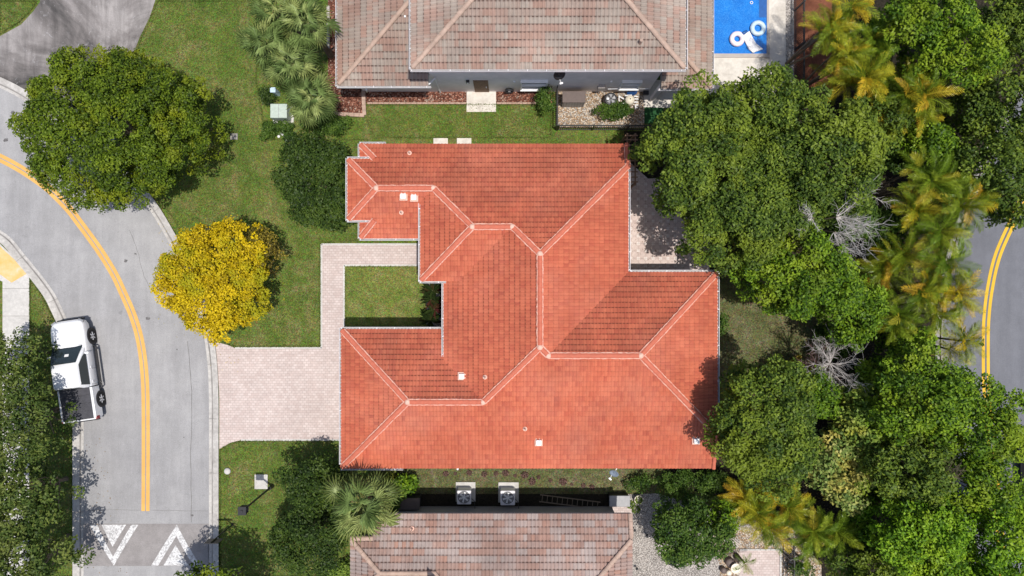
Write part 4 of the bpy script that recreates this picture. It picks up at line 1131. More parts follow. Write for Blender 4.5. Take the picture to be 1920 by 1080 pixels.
# ---- the wooded yard and belt on the right
yard = [
 ('tree', 1305, 292, 116, 132, 8.2, 3.2, 'yard', 'deep green spreading tree over the patio and trellis', .165),
 ('tree', 1410, 210, 100, 74, 7.6, 2.2, 'yard', 'green tree reaching up onto the pale pool deck', .16),
 ('tree', 1425, 310, 66, 60, 7.6, 3.0, 'yard', 'green tree in the middle of the backyard canopy right of the patio tree', .155),
 ('tree', 1530, 300, 124, 122, 8.6, 2.2, 'yard', 'big olive green tree left of the bleached dead branches', .16),
 ('tree', 1385, 418, 126, 104, 8.0, 3.4, 'yard', 'dark green tree whose crown covers the right side of the patio', .155),
 ('tree', 1495, 515, 120, 94, 7.8, 2.8, 'bright', 'bright green leafy tree behind the right corner of the red roof', .16),
 ('tree', 1590, 580, 56, 72, 6.2, 1.8, 'bright', 'mid green narrow tree just above the grey dead shrub', .165),
 ('tree', 1430, 798, 106, 128, 8.6, 4.2, 'yard', 'round olive green tree casting shade on the lower right end of the red roof', .16),
 ('tree', 1522, 730, 50, 50, 5.0, 1.6, 'bright', 'small bright green tree left of the grey dead shrub', .165),
 ('tree', 1588, 775, 48, 70, 5.4, 1.4, 'light', 'pale lime green tree with large leaves under the grey dead shrub', .22),
 ('tree', 1572, 868, 66, 84, 5.2, 1.4, 'varieg', 'cream and yellow variegated leafy tree in the lower right yard', .22),
 ('tree', 1700, 735, 98, 92, 8.4, 2.4, 'bright', 'bright green tree beside the yellow lined far road', .165),
 ('tree', 1798, 785, 92, 96, 8.4, 2.4, 'bright', 'bright green tree reaching farthest over the far road', .165),
 ('tree', 1690, 865, 92, 78, 7.8, 2.4, 'yard', 'mottled green tree right of the variegated tree', .165),
 ('tree', 1805, 900, 74, 66, 8.0, 2.4, 'bright', 'green tree left of the parked black car', .165),
 ('tree', 1700, 985, 92, 88, 8.2, 2.4, 'vivid', 'deep green tree right of the curved palm fronds at the bottom', .165),
 ('tree', 1840, 1005, 100, 92, 8.8, 2.4, 'vivid', 'vivid green tree in the bottom right corner below the black car', .165),
 ('tree', 1770, 1080, 90, 74, 8.0, 2.4, 'vivid', 'vivid green tree cut by the bottom edge near the right corner', .165),
 ('tree', 1620, 1060, 62, 56, 5.6, 1.6, 'yard', 'dim green tree at the bottom edge right of the iron fence posts', .155),
 ('tree', 1945, 975, 58, 62, 8.0, 2.4, 'vivid', 'green tree at the right edge under the parked black car', .165),
 ('tree', 1925, 300, 40, 50, 7.0, 2.4, 'yard', 'green tree at the right edge above the bare limbs', .165),
 ('tree', 1800, 210, 40, 56, 6.0, 1.8, 'yard', 'shaded green tree right of the largest golden palm crown', .165),
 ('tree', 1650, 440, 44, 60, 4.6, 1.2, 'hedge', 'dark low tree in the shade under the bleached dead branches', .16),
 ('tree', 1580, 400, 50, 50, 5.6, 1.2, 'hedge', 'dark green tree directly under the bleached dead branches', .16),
 ('tree', 1715, 45, 98, 66, 7.8, 2.4, 'bright', 'green tree at the top edge right of the yellow palms', .165),
 ('tree', 1770, 118, 82, 66, 8.0, 2.4, 'bright', 'bright green tree behind the upper yellow palms', .165),
 ('tree', 1876, 60, 74, 86, 7.0, 2.4, 'yard', 'shaded green tree in the top right corner', .165),
 ('tree', 1882, 205, 78, 84, 7.4, 2.4, 'yard', 'mottled green tree on the right edge below the corner tree', .165),
 ('tree', 1846, 318, 72, 74, 7.4, 2.4, 'yard', 'green tree right of the long clump of yellow palms', .165),
 ('tree', 1892, 372, 60, 56, 7.0, 2.4, 'yard', 'green tree hanging over the upper end of the far yellow line', .165),
 ('tree', 1640, 225, 62, 50, 5.8, 1.6, 'yard', 'small green tree between the two groups of upper palms', .16),
 ('tree', 1720, 272, 48, 44, 5.4, 1.4, 'bright', 'small dark green tree below the large golden palm crown', .16),
 ('tree', 1690, 640, 44, 38, 5.4, 1.6, 'bright', 'small green tree at the lower end of the long palm clump', .165),
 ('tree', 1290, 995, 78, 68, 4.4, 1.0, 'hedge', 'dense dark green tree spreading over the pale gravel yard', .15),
 ('tree', 1345, 965, 42, 40, 3.8, .8, 'bright', 'small bright lime tree between the gravel yard and the yellow palms', .165),
]
for i, (nm, px, py, rx, ry, zt, zb, mk, lab, lf) in enumerate(yard):
    dim = 1.0
    tree(nm, px, py, rx, ry, zt, zb, L[mk], lab, seed=40 + i, leaf=lf, rc=.40 if mk != 'hedge' else .4, lumps=.17, low=.8, gap=.05, dens=1.0, lobe=.75)
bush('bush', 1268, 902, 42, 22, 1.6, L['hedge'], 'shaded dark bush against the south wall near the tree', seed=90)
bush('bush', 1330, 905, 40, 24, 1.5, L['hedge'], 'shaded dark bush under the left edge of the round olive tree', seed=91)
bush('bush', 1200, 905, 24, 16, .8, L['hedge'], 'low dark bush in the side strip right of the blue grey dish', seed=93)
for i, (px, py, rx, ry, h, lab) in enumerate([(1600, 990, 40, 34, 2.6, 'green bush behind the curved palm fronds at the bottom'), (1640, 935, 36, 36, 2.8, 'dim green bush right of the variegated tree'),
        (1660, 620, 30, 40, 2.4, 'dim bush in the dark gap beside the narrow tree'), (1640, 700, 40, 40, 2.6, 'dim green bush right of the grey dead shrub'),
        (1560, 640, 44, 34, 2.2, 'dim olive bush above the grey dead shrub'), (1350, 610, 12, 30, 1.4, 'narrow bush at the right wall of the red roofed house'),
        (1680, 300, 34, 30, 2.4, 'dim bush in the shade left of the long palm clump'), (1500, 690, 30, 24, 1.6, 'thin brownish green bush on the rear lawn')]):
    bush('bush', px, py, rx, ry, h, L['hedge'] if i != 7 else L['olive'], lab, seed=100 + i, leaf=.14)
# small hedges and beds
bush('hedge', 1021, 189, 16, 25, 1.7, L['hedge'], 'tall clipped green hedge beside the black picket fence', 'hedge', seed=120, rc=.28, lumps=.02)
bush('hedge', 1152, 208, 40, 17, 1.0, L['hedge'], 'low clipped green hedge on tan gravel in front of the pool pump', 'hedge', seed=121, rc=.22, lumps=.02)
bush('bush', 500, 178, 14, 16, 1.0, L['darkoak'], 'dark bush round the small pale blue box', seed=122)
bush('bush', 520, 238, 36, 12, .6, L['hedge'], 'low clipped bush in front of the pale green transformer', seed=123, rc=.2)
bush('bush', 505, 256, 16, 9, .5, L['hedge'], 'little yellow green bush left of the white stones', seed=124, rc=.2)
bush('bush', 545, 255, 12, 8, .5, L['hedge'], 'little green bush right of the white stones', seed=125, rc=.2)
bush('bush', 612, 232, 52, 22, 1.1, L['hedge'], 'dark green bush between the fan palms and the dark tree', seed=126)
bush('bush', 735, 925, 32, 34, 1.4, L['light'], 'yellow green croton bush right of the fan palm', seed=127, leaf=.2)
bush('bush', 762, 905, 24, 22, 1.1, L['bright'], 'leafy green bush right of the croton', seed=128, leaf=.2)
bush('bush', 660, 1068, 24, 14, 1.0, L['light'], 'cream and yellow bush at the bottom left corner of the pink roof', seed=129, leaf=.16)
bush('bush', 618, 1072, 20, 12, .9, L['light'], 'yellow green bush at the bottom edge under the wide dark tree', seed=130, leaf=.16)
bush('bush', 1500, 1060, 22, 24, 1.4, L['hedge'], 'dark bush behind the iron fence posts', seed=131)

# little purple weeds in the side lawn
def tuft_mesh(r=.22, n=26, mat=None, seed=0, up=.9):
    rr = np.random.default_rng(seed); P = unit(n, rr) * np.array([r, r, r * .4]); P[:, 2] = np.abs(P[:, 2]) + .03
    nr = unit(n, rr) + np.array([0, 0, up]); nr /= np.linalg.norm(nr, axis=1)[:, None]
    return leaf_mesh('foliage', P, nr, .16, .06, rr.uniform(0, 1, n), rr.uniform(0, 1, n), mat, rr)
L['purple'] = leaf_mat('purple leaf', (.10, .06, .05), (.19, .11, .10), (.28, .16, .14))
tm = tuft_mesh(mat=L['purple'], seed=3, n=90)
spots = [(836, 888), (854, 888), (880, 886), (984, 890), (1010, 895), (1032, 901), (1056, 903), (1072, 908), (1094, 910), (1110, 914), (908, 889), (930, 888), (948, 887), (966, 892), (998, 902)]
for i, (px, py) in enumerate(spots):
    o = link('purple_plant', tm, None, tuple(W(px, py, .03)))
    o.scale = [(.35 + .55 * random.random())] * 3; o.rotation_euler.z = i
    tag(o, 'small purple leaved plant in the row along the south side lawn', 'plant', 'small purple plants along the south wall')

# ---- bare dead branches
def dead(px, py, z, r, n, lab, lean=(0, 0), seed=0, mat=None):
    rr = random.Random(seed); c = W(px, py, z); g = thing('dead_tree', (c.x, c.y, 0), lab, 'dead tree')
    t = MB(); t.tube([(-lean[0], -lean[1], 0), (-lean[0] * .5, -lean[1] * .5, z * .5), (0, 0, z * .82)], [.07, .05, .03], 7); t.build('trunk', M['bark'], g, local=True)
    m_ = MB()
    for i in range(n):
        a = rr.uniform(0, 2 * PI) if lean == (0, 0) else math.atan2(lean[1], lean[0]) + rr.gauss(0, .75)
        L_ = r * rr.uniform(.55, 1.1); p = Vector((0, 0, z * .8)); pts = [p.copy()]; d = Vector((math.cos(a), math.sin(a), rr.uniform(.05, .8)))
        d.normalize()
        for s in range(5):
            d = (d + Vector((rr.gauss(0, .25), rr.gauss(0, .25), rr.gauss(-.03, .12)))).normalized(); p = p + d * L_ / 5; pts.append(p.copy())
            for q in range(4):
                e = (d + Vector((rr.gauss(0, .8), rr.gauss(0, .8), rr.gauss(.1, .3)))).normalized()
                p2 = p + e * L_ * .13; e2 = (e + Vector((rr.gauss(0, .5), rr.gauss(0, .5), rr.gauss(0, .3)))).normalized()
                m_.tube([p, p2, p2 + e2 * L_ * .17], [.009, .007, .004], 3, False)
        m_.tube(pts, [.018, .015, .012, .009, .007, .005], 5)
    m_.build('branches', mat or M['deadwood'], g, local=True)
    return g
dead(1600, 400, 8.2, 2.0, 13, 'bleached bare tree whose upper branches fan towards the palms', (1.4, .1), 1)
dead(1650, 362, 7.4, 1.2, 9, 'small bleached bare tree at the top of the dead branches', (.3, .5), 2)
dead(1595, 430, 8.0, 1.8, 12, 'bleached bare tree leaning to the right in the middle of the belt', (1.0, -.7), 3)
dead(1555, 402, 8.6, 1.0, 8, 'thin bleached twigs poking out of the big olive green tree', (-.6, .2), 4)
dead(1572, 685, 4.6, 1.7, 26, 'round grey dead shrub above the variegated tree', (0, 0), 5)
M['redtwig'] = plain('reddish twigs', (.22, .13, .12), .9)
dead(1540, 690, 3.2, 1.3, 16, 'reddish bare shrub left of the grey dead shrub', (0, 0), 6, M['redtwig'])
dead(1806, 930, 8.0, 1.4, 6, 'dark leafless limbs showing in a gap over the far road', (.3, .5), 8, M['bark'])
dead(1905, 352, 7.0, 1.5, 6, 'dark bare limbs over the pavement at the right edge', (.5, .2), 9, M['bark'])

# ---- palms
def feather_mesh(seed, Lr=2.0, n=30, leaflet=.50, droop=.9, mat=None, w=.040):
    r = random.Random(seed); m_ = MB(); pts = []
    for i in range(13):
        t = i / 12; pts.append(Vector((Lr * (t - .12 * t * t), .10 * math.sin(t * 2 + seed) * t, Lr * (.55 * t - droop * t * t * .85))))
    m_.tube(pts, [.022 - .017 * i / 12 for i in range(13)], 5)
    for i in range(n):
        t = .10 + .89 * i / (n - 1); f = t * 12; k = min(int(f), 11); p = pts[k].lerp(pts[k + 1], f - k); d = (pts[k + 1] - pts[k]).normalized()
        side = d.cross(Vector((0, 0, 1))).normalized(); upv = side.cross(d)
        ll = leaflet * (math.sin(PI * (.12 + .80 * t)) ** .7) * r.uniform(.85, 1.1)
        for s in (1, -1):
            e = (side * s * .80 + d * (.50 + .35 * t) + upv * r.uniform(.10, .40)).normalized()
            q1 = p + e * ll * .5; q2 = q1 + (e + Vector((0, 0, -.45 + r.uniform(-.2, .1)))).normalized() * ll * .5
            wv = d.cross(e).cross(e).normalized() * w * .5
            m_.add([p - wv * .5, p + wv * .5, q1 + wv, q2, q1 - wv], [(0, 1, 2, 3, 4)])
    me = bpy.data.meshes.new('frond'); me.from_pydata([tuple(v) for v in m_.v], [], m_.f); me.update(); me.materials.append(mat)
    return me
def fan_mesh(seed, R_=.75, stalk=1.0, n=30, droop=.5, mat=None):
    r = random.Random(seed); m_ = MB()
    tip = Vector((stalk, 0, stalk * .35 - .12)); m_.tube([(0, 0, 0), (stalk * .5, 0, stalk * .26), tip], [.028, .022, .016], 5)
    for i in range(n):
        a = -2.35 + 4.7 * i / (n - 1); ll = R_ * (1 - .22 * abs(a) / 2.35) * r.uniform(.75, 1.12)
        e = Vector((math.cos(a), math.sin(a), -.05 + .10 * (i % 2)))
        q1 = tip + e * ll * .55; q2 = q1 + (e + Vector((.1, 0, -droop - r.uniform(0, .4)))).normalized() * ll * .5
        wv = Vector((-math.sin(a), math.cos(a), 0)) * .030 * (R_ / .75)
        m_.add([tip - wv * .3, tip + wv * .3, q1 + wv, q2, q1 - wv], [(0, 1, 2, 3, 4)])
    me = bpy.data.meshes.new('frond'); me.from_pydata([tuple(v) for v in m_.v], [], m_.f); me.update(); me.materials.append(mat)
    return me
FE = [feather_mesh(s, 1.9 + .12 * (s % 4), 19, .50, .62 + .14 * (s % 3), L['areca']) for s in range(6)]
FG = [feather_mesh(20 + s, 1.9 + .1 * (s % 3), 19, .50, .7, L['areca_green']) for s in range(4)]
FF = [fan_mesh(s, .72 + .05 * (s % 3), .80 + .14 * (s % 3), 20, .35 + .15 * (s % 3), L['fan']) for s in range(5)]
def crown_of(g, fr, c, n, rr, s=1.0, el=(.05, 1.0), spread=1.0):
    for i in range(n):
        o = link('frond', fr[rr.randrange(len(fr))], g, tuple(c))
        f = i / max(1, n - 1)
        o.rotation_euler = (rr.gauss(0, .18), -(el[0] + (el[1] - el[0]) * f ** 1.3) + rr.gauss(0, .1), i * 2.39996 + rr.gauss(0, .25))
        q = s * rr.uniform(.85, 1.12); o.scale = (q, q, q)
def areca(px, py, z, lab, seed, stems=3, s=1.0, n=9, green=False, grp='feathery palms in the right hand belt'):
    rr = random.Random(seed); c = W(px, py, z); g = thing('areca_palm', (c.x, c.y, 0), lab, 'palm', grp)
    st = MB()
    for k in range(stems):
        a = k * 2.2 + seed; r = 0 if k == 0 else rr.uniform(.3, .75); top = Vector((r * math.cos(a), r * math.sin(a), z - .35 - (0 if k == 0 else rr.uniform(.2, 1.2))))
        st.tube([(top.x * .2, top.y * .2, 0), (top.x * .7, top.y * .7, top.z * .5), top], [.07, .055, .045], 7)
        crown_of(g, FG if green and k else (FG if green else FE), top, n if k == 0 else max(5, n - 3), rr, s * (1 if k == 0 else .85), (-.15, .9))
    st.build('stem', M['bark'], g, local=True)
    return g
pal = [
 (1563, 48, 5.6, 'yellow green feathery palm nearest the red brown bed at the top'), (1600, 8, 5.8, 'feathery palm cut off by the top edge'),
 (1640, 70, 5.2, 'green yellow palm behind the topmost palms'), (1592, 104, 5.4, 'palm with grey dead fronds left of the golden tuft'),
 (1630, 142, 6.0, 'bright golden palm tuft in the middle of the upper group'), (1590, 150, 4.8, 'lower yellow green palm at the left side of the upper group'),
 (1738, 176, 6.2, 'largest golden palm crown standing apart in the upper right'), (1690, 150, 4.8, 'half hidden green palm between the golden tuft and the large golden crown'),
 (1668, 215, 4.6, 'orange tinted palm just above the small green tree'),
 (1752, 338, 6.2, 'topmost green palm of the long clump by the far road'), (1806, 385, 6.4, 'bright yellow palm nearest the top of the far yellow line'),
 (1722, 392, 5.6, 'orange green palm on the left of the long clump'), (1770, 432, 6.2, 'arching green palm in the middle of the long clump'),
 (1700, 478, 5.4, 'orange palm at the left rim of the long clump'), (1778, 492, 6.0, 'dense green palm right of centre in the long clump'),
 (1800, 548, 5.6, 'yellow green palm leaning out over the blue grey road'), (1728, 548, 5.6, 'brown tinged palm low in the long clump'),
 (1762, 590, 5.4, 'palm at the lower right of the long clump'), (1690, 590, 5.0, 'dim green palm at the lower left of the long clump'),
 (1664, 505, 4.4, 'dim orange palm in the dark gap left of the long clump'), (1812, 640, 4.8, 'small yellow palm with one frond touching the far yellow line'),
 (1424, 966, 3.4, 'yellow orange palm right of the dark tree in the gravel yard'), (1446, 995, 3.2, 'golden palm over the tan gravel at the bottom'),
 (1482, 955, 3.6, 'orange green palm below the round olive tree'), (1530, 1000, 3.8, 'green palm with long curved fronds at the bottom'), (1575, 1002, 3.6, 'curved green palm beside the dark gap at the bottom'),
 (1405, 940, 3.0, 'small orange palm tucked above the golden palm'),
]
for i, (px, py, z, lab) in enumerate(pal):
    areca(px, py, z, lab, i + 1, stems=2 if i % 3 else 3, s=.84 if z > 5.9 else .72, n=14, green=(i in (2, 7, 9, 12, 14, 18, 24, 25)))
areca(1400, 1060, 1.6, 'tiny green palm beside the round cream table', 61, 1, .4, 8, True, grp='small garden palms'); areca(1515, 1040, 1.8, 'small green palm right of the iron fence', 62, 1, .5, 8, True, grp='small garden palms')
def fanpalm(px, py, z, lab, seed, n=24, s=1.0):
    rr = random.Random(seed); c = W(px, py, z); g = thing('fan_palm', (c.x, c.y, 0), lab, 'palm', 'green fan palms')
    t = MB(); t.tube([(0, 0, 0), (.03, 0, z * .5), (0, 0, z - .15)], [.17, .13, .12], 10); t.build('trunk', M['bark'], g, local=True)
    crown_of(g, FF, (0, 0, z - .2), n, rr, s, (-.35, 1.15))
    return g
for i, (px, py, z, lab) in enumerate([(500, 82, 4.4, 'fan palm farthest left in the group beside the tan roof'), (572, 42, 4.9, 'fan palm nearest the top edge against the mulch strip'), (545, 118, 4.6, 'fan palm in the middle of the group above the transformer'), (582, 182, 3.9, 'lowest fan palm of the group at the brick edged bed'), (520, 18, 4.4, 'pale fan palm at the top edge of the group')]):
    fanpalm(px, py, z, lab, 70 + i, 26, .92)
fanpalm(680, 943, 4.6, 'fan palm standing alone with its shadow on the red roof corner', 80, 28, 1.2)
# cordyline row in the courtyard
def strap_mesh(seed, L_=.55, w=.11, mat=None):
    m_ = MB(); m_.add([(0, -w * .2, 0), (0, w * .2, 0), (L_ * .5, w * .5, L_ * .32), (L_, 0, L_ * .18), (L_ * .5, -w * .5, L_ * .32)], [(0, 1, 2, 3, 4)])
    me = bpy.data.meshes.new('leaf'); me.from_pydata(m_.v, [], m_.f); me.update(); me.materials.append(mat); return me
SM = [strap_mesh(0, .6, .15, L['cordy']), strap_mesh(1, .48, .13, L['cordy'])]
for i, (px, py, lab) in enumerate([(811, 545, 'topmost cordyline plant in the courtyard bed'), (808, 562, 'second cordyline plant from the top of the courtyard bed'), (814, 580, 'cordyline with reddish leaves above the lowest courtyard plant'), (806, 601, 'lowest cordyline plant beside the garage gutter')]):
    c = W(px, py, .9); g = thing('cordyline', (c.x, c.y, 0), lab, 'plant', 'cordyline plants in the courtyard bed'); rr = random.Random(i)
    t = MB(); t.tube([(0, 0, 0), (0, 0, .9)], [.035, .025], 6); t.build('stem', M['bark'], g, local=True)
    for k in range(16):
        o = link('leaf', SM[k % 2], g, (0, 0, .55 + .35 * k / 15)); o.rotation_euler = (0, -.6 * k / 15 + .2, k * 2.4 + rr.uniform(-.3, .3)); o.scale = [rr.uniform(1.0, 1.45)] * 3
sheet('planting_bed', G([(797, 532), (860, 532), (860, 614), (800, 614)]), .012, M['shell'])

# ------------------------------------------------------------------ white pickup
def wheel(parent, x, y, r=.38, w=.25, side=1, loc_z=None):
    rt = Matrix.Rotation(PI / 2, 3, 'Y')
    m_ = MB(); m_.lathe([(r * .62, -w / 2), (r * .95, -w / 2), (r, -w / 2 + .04), (r, w / 2 - .04), (r * .95, w / 2), (r * .62, w / 2), (r * .60, w / 2 - .06)], (x, y, r), 32, rt)
    t = m_.build('wheel', M['rubber'], parent, local=True)
    k = MB(); sx_ = x + side * (w / 2 - .035)
    k.torus((sx_, y, r), r * .60, .025, 28, 6, rt)
    for i in range(6):
        a = 2 * PI * i / 6
        for dd in (-.10, .10):
            k.tube([(sx_ + side * .02, y + .05 * math.cos(a), r + .05 * math.sin(a)), (sx_ + side * .01, y + r * .58 * math.cos(a + dd), r + r * .58 * math.sin(a + dd))], .032, 5)
    k.lathe([(.07, -.02), (.06, .03)], (sx_, y, r), 12, rt)
    k.build('rim', M['alloy'], t, local=True)
    return t
def loft(m_, secs, close=True):
    """secs: list of rings with equal point counts"""
    n = len(secs[0]); vs = [p for s in secs for p in s]
    fs = [(i * n + k, i * n + (k + 1) % n, (i + 1) * n + (k + 1) % n, (i + 1) * n + k) for i in range(len(secs) - 1) for k in range(n if close else n - 1)]
    fs += [tuple(range(n))[::-1], tuple(range((len(secs) - 1) * n, len(secs) * n))]
    return m_.add(vs, fs)
c = W(182, 688, .38)
ang = R(8.2)
fw = Vector((-math.sin(ang), math.cos(ang), 0)); rt_ = Vector((math.cos(ang), math.sin(ang), 0))
cen = Vector((c.x, c.y, 0)) - rt_ * .94
cen.z = 0.012
tk = thing('pickup_truck', cen, 'white double cab pickup with dark open bed parked on the kerb of the near road', 'pickup truck', rz=ang)
def section(y, hw, zb, zs, zt, crown=.04, tuck=.06):
    """body ring at y: half width, sill, shoulder and top height"""
    return [(-hw + tuck, y, zb), (hw - tuck, y, zb), (hw, y, zb + .14), (hw, y, zs - .10), (hw - .03, y, zs), (hw - .12, y, zt), (hw * .45, y, zt + crown), (-hw * .45, y, zt + crown), (-hw + .12, y, zt), (-hw + .03, y, zs), (-hw, y, zs - .10), (-hw, y, zb + .14)]
bd = MB()
secs = [section(2.72, .60, .50, .78, .82), section(2.62, .80, .42, .88, .95), section(2.40, .90, .38, .98, 1.04), section(1.9, .935, .38, 1.02, 1.09), section(1.25, .94, .38, 1.05, 1.13), section(.9, .94, .38, 1.07, 1.14), section(-.85, .94, .38, 1.07, 1.10, 0), section(-.95, .94, .38, 1.07, 1.08, 0)]
loft(bd, secs)
bd.build('body', M['car_white'], tk, local=True, smooth=True, bevel=.02)
# wheel arch cheeks (dark liners seen behind the wheels)
for y in (1.72, -1.74):
    for s in (1, -1):
        ar = MB(); ar.lathe([(.47, -.09), (.47, .09)], (s * .868, y, .40), 28, Matrix.Rotation(PI / 2, 3, 'Y'))
        ar.build('wheel_arch', M['car_trim'], tk, local=True)
# cab greenhouse
cabm = MB()
def ring(z, y0_, y1_, hw): return [(-hw, y0_, z), (hw, y0_, z), (hw, y1_, z), (-hw, y1_, z)]
def rring(z, ya, yb_, wa, wb, c_=.10):
    return [(-wa + c_, ya, z), (wa - c_, ya, z), (wa, ya + c_, z), (wb, yb_ - c_, z), (wb - c_, yb_, z), (-wb + c_, yb_, z), (-wb, yb_ - c_, z), (-wa, ya + c_, z)]
loft(cabm, [rring(1.06, -1.0, 1.32, .90, .88), rring(1.40, -.97, .86, .81, .80), rring(1.70, -.88, .34, .71, .70), rring(1.77, -.80, .24, .65, .64), rring(1.79, -.6, .10, .5, .5)])
cabm.build('cab', M['car_white'], tk, local=True, smooth=True, bevel=.025)
def quad(name, pts, mat, parent=tk, t=.012):
    pts = [Vector(p) for p in pts]; n = (pts[1] - pts[0]).cross(pts[2] - pts[0]).normalized() * t
    if n.z < 0: n = -n
    m_ = MB(); k = len(pts); m_.add(pts + [p + n for p in pts], [tuple(range(k))[::-1], tuple(range(k, 2 * k))] + [(i, (i + 1) % k, k + (i + 1) % k, k + i) for i in range(k)])
    return m_.build(name, mat, parent, local=True)
ws = quad('windshield', [(.80, 1.33, 1.10), (.73, .93, 1.40), (.63, .44, 1.69), (-.63, .44, 1.69), (-.73, .93, 1.40), (-.80, 1.33, 1.10)], M['glass'], t=.05)
for s in (1, -1):
    side = [(s * .893, .93, 1.14), (s * .893, -.84, 1.14), (s * .735, -.78, 1.63), (s * .735, .30, 1.63), (s * .82, .70, 1.37)]
    quad('side_window', side if s < 0 else side[::-1], M['glass'], t=.012 if True else 0)
quad('rear_window', [(-.7, -.995, 1.2), (.7, -.995, 1.2), (.6, -.925, 1.62), (-.6, -.925, 1.62)], M['glass'], t=.012)
hl = MB(); hl.box(-.22, .22, -.96, -.90, 1.66, 1.74); hl.build('roof_lamp', M['car_trim'], tk, local=True)
# bed: side walls round a deep dark tray
bw = MB()
def bx(m_, x0, x1, y0_, y1_, z0_, z1_): m_.box(x0, x1, y0_, y1_, z0_, z1_)
bx(bw, .80, .94, -2.66, -.99, .42, 1.10); bx(bw, -.94, -.80, -2.66, -.99, .42, 1.10); bx(bw, -.90, .90, -2.74, -2.661, .46, 1.08)
bx(bw, -.799, .799, -1.06, -.99, .42, 1.06)
bw.build('cargo_bed', M['car_white'], tk, local=True, bevel=.03)
ln = MB(); ln.box(-.798, .798, -2.659, -1.061, .55, .60)
for k in range(13): ln.box(-.74 + k * .12, -.69 + k * .12, -2.6, -1.1, .6005, .625)
ln.box(-.798, -.77, -2.655, -1.065, .626, 1.06); ln.box(.77, .798, -2.655, -1.065, .626, 1.06); ln.box(-.769, .769, -2.655, -2.63, .626, 1.05)
ln.build('bed_liner', M['bed_liner'], tk, local=True)
tn = MB(); tn.box(-.82, .82, -2.64, -1.00, 1.101, 1.115)
for y in (-1.42, -1.84, -2.26): tn.box(-.82, .82, y - .03, y + .03, 1.1155, 1.135)
tn.build('bed_cover', M['bed_liner'], tk, local=True, bevel=.006)
for x, y in ((.83, 1.72), (.83, -1.74), (-.83, 1.72), (-.83, -1.74)): wheel(tk, x, y, .385, .26, 1 if x > 0 else -1)
for s in (1, -1):
    st = MB(); st.tube([(s * .93, 1.18, .42), (s * 1.05, 1.10, .40), (s * 1.05, -1.1, .40), (s * .93, -1.18, .42)], .045, 8); st.rbox((s * 1.05, 0, .44), (.12, 1.9, .02))
    st.build('side_step', M['black'], tk, local=True)
    mr = MB(); mr.rbox((s * 1.02, .86, 1.20), (.22, .12, .17)); mr.build('mirror', M['car_white'], tk, local=True, bevel=.03)
    hd = MB(); hd.rbox((s * .72, 2.60, .86), (.28, .20, .12), rz=-s * .5); hd.build('headlight', M['head_glass'], tk, local=True, bevel=.02)
    tl = MB(); tl.rbox((s * .90, -2.66, .90), (.10, .18, .30)); tl.build('tail_light', M['red_lamp'], tk, local=True, bevel=.02)
    for y in (.05, -.72):
        h_ = MB(); h_.rbox((s * .952, y, .93), (.03, .16, .035)); h_.build('door_handle', M['alloy'], tk, local=True)
    dl = MB()
    for y in (.95, -.02, -.86): dl.rbox((s * .937, y, .74), (.012, .012, .62))
    dl.rbox((s * .925, -.97, .76), (.04, .02, .62)); dl.build('door_seam', M['car_trim'], tk, local=True)
bp = MB(); bp.box(-.80, .80, -2.84, -2.745, .45, .60); bp.box(-.72, .72, 2.70, 2.80, .42, .62); bp.build('bumper', M['car_trim'], tk, local=True, bevel=.03)
gr = MB(); gr.box(-.45, .45, 2.70, 2.745, .64, .80); gr.build('grille', M['car_trim'], tk, local=True, bevel=.01)
sm = MB(); sm.box(-.82, .82, 1.335, 1.35, 1.125, 1.155); sm.build('hood_seam', M['car_trim'], tk, local=True)
wp = MB(); wp.tube([(-.1, 1.26, 1.18), (.5, 1.20, 1.21)], .012, 5); wp.tube([(-.7, 1.20, 1.21), (-.15, 1.26, 1.18)], .012, 5); wp.build('wiper', M['car_trim'], tk, local=True)
pp = MB(); pp.rbox((.08, .86, 1.47), (.22, .14, .02), rx=-.62); pp.build('windshield_paper', M['white'], tk, local=True)

# ------------------------------------------------------------------ black car at the right edge
c = W(1944, 884, .4)
bk = thing('parked_car', (c.x, c.y, .012), 'black car at the right edge of the picture on the far road', 'car')
bd = MB()
def sec2(y, hw, zb, zs, zt): return section(y, hw, zb, zs, zt, .03, .05)
loft(bd, [sec2(2.35, .62, .42, .62, .66), sec2(2.2, .80, .34, .72, .78), sec2(1.6, .90, .30, .82, .90), sec2(.9, .92, .30, .88, .95), sec2(-1.4, .92, .30, .92, .98), sec2(-2.1, .84, .34, .88, .94), sec2(-2.3, .70, .42, .74, .80)])
bd.build('body', M['car_black'], bk, local=True, smooth=True, bevel=.02)
cb = MB(); loft(cb, [rring(.93, -1.75, 1.0, .84, .84), rring(1.20, -1.45, .55, .76, .76), rring(1.42, -1.0, .10, .64, .64), rring(1.46, -.8, -.1, .5, .5)]); cb.build('cab', M['car_black'], bk, local=True, smooth=True, bevel=.02)
for s in (1, -1):
    side = [(s * .83, .8, 1.0), (s * .83, -1.4, 1.0), (s * .66, -.95, 1.36), (s * .66, .15, 1.36)]
    quad('side_window', side if s < 0 else side[::-1], M['glass'], bk)
quad('windshield', [(.76, .93, 1.02), (.62, .17, 1.40), (-.62, .17, 1.40), (-.76, .93, 1.02)], M['glass'], bk, t=.03)
quad('rear_window', [(-.70, -1.68, 1.02), (-.56, -1.05, 1.38), (.56, -1.05, 1.38), (.70, -1.68, 1.02)], M['glass'], bk, t=.03)
for x, y in ((.80, 1.36), (.80, -1.36), (-.80, 1.36), (-.80, -1.36)): wheel(bk, x, y, .33, .22, 1 if x > 0 else -1)
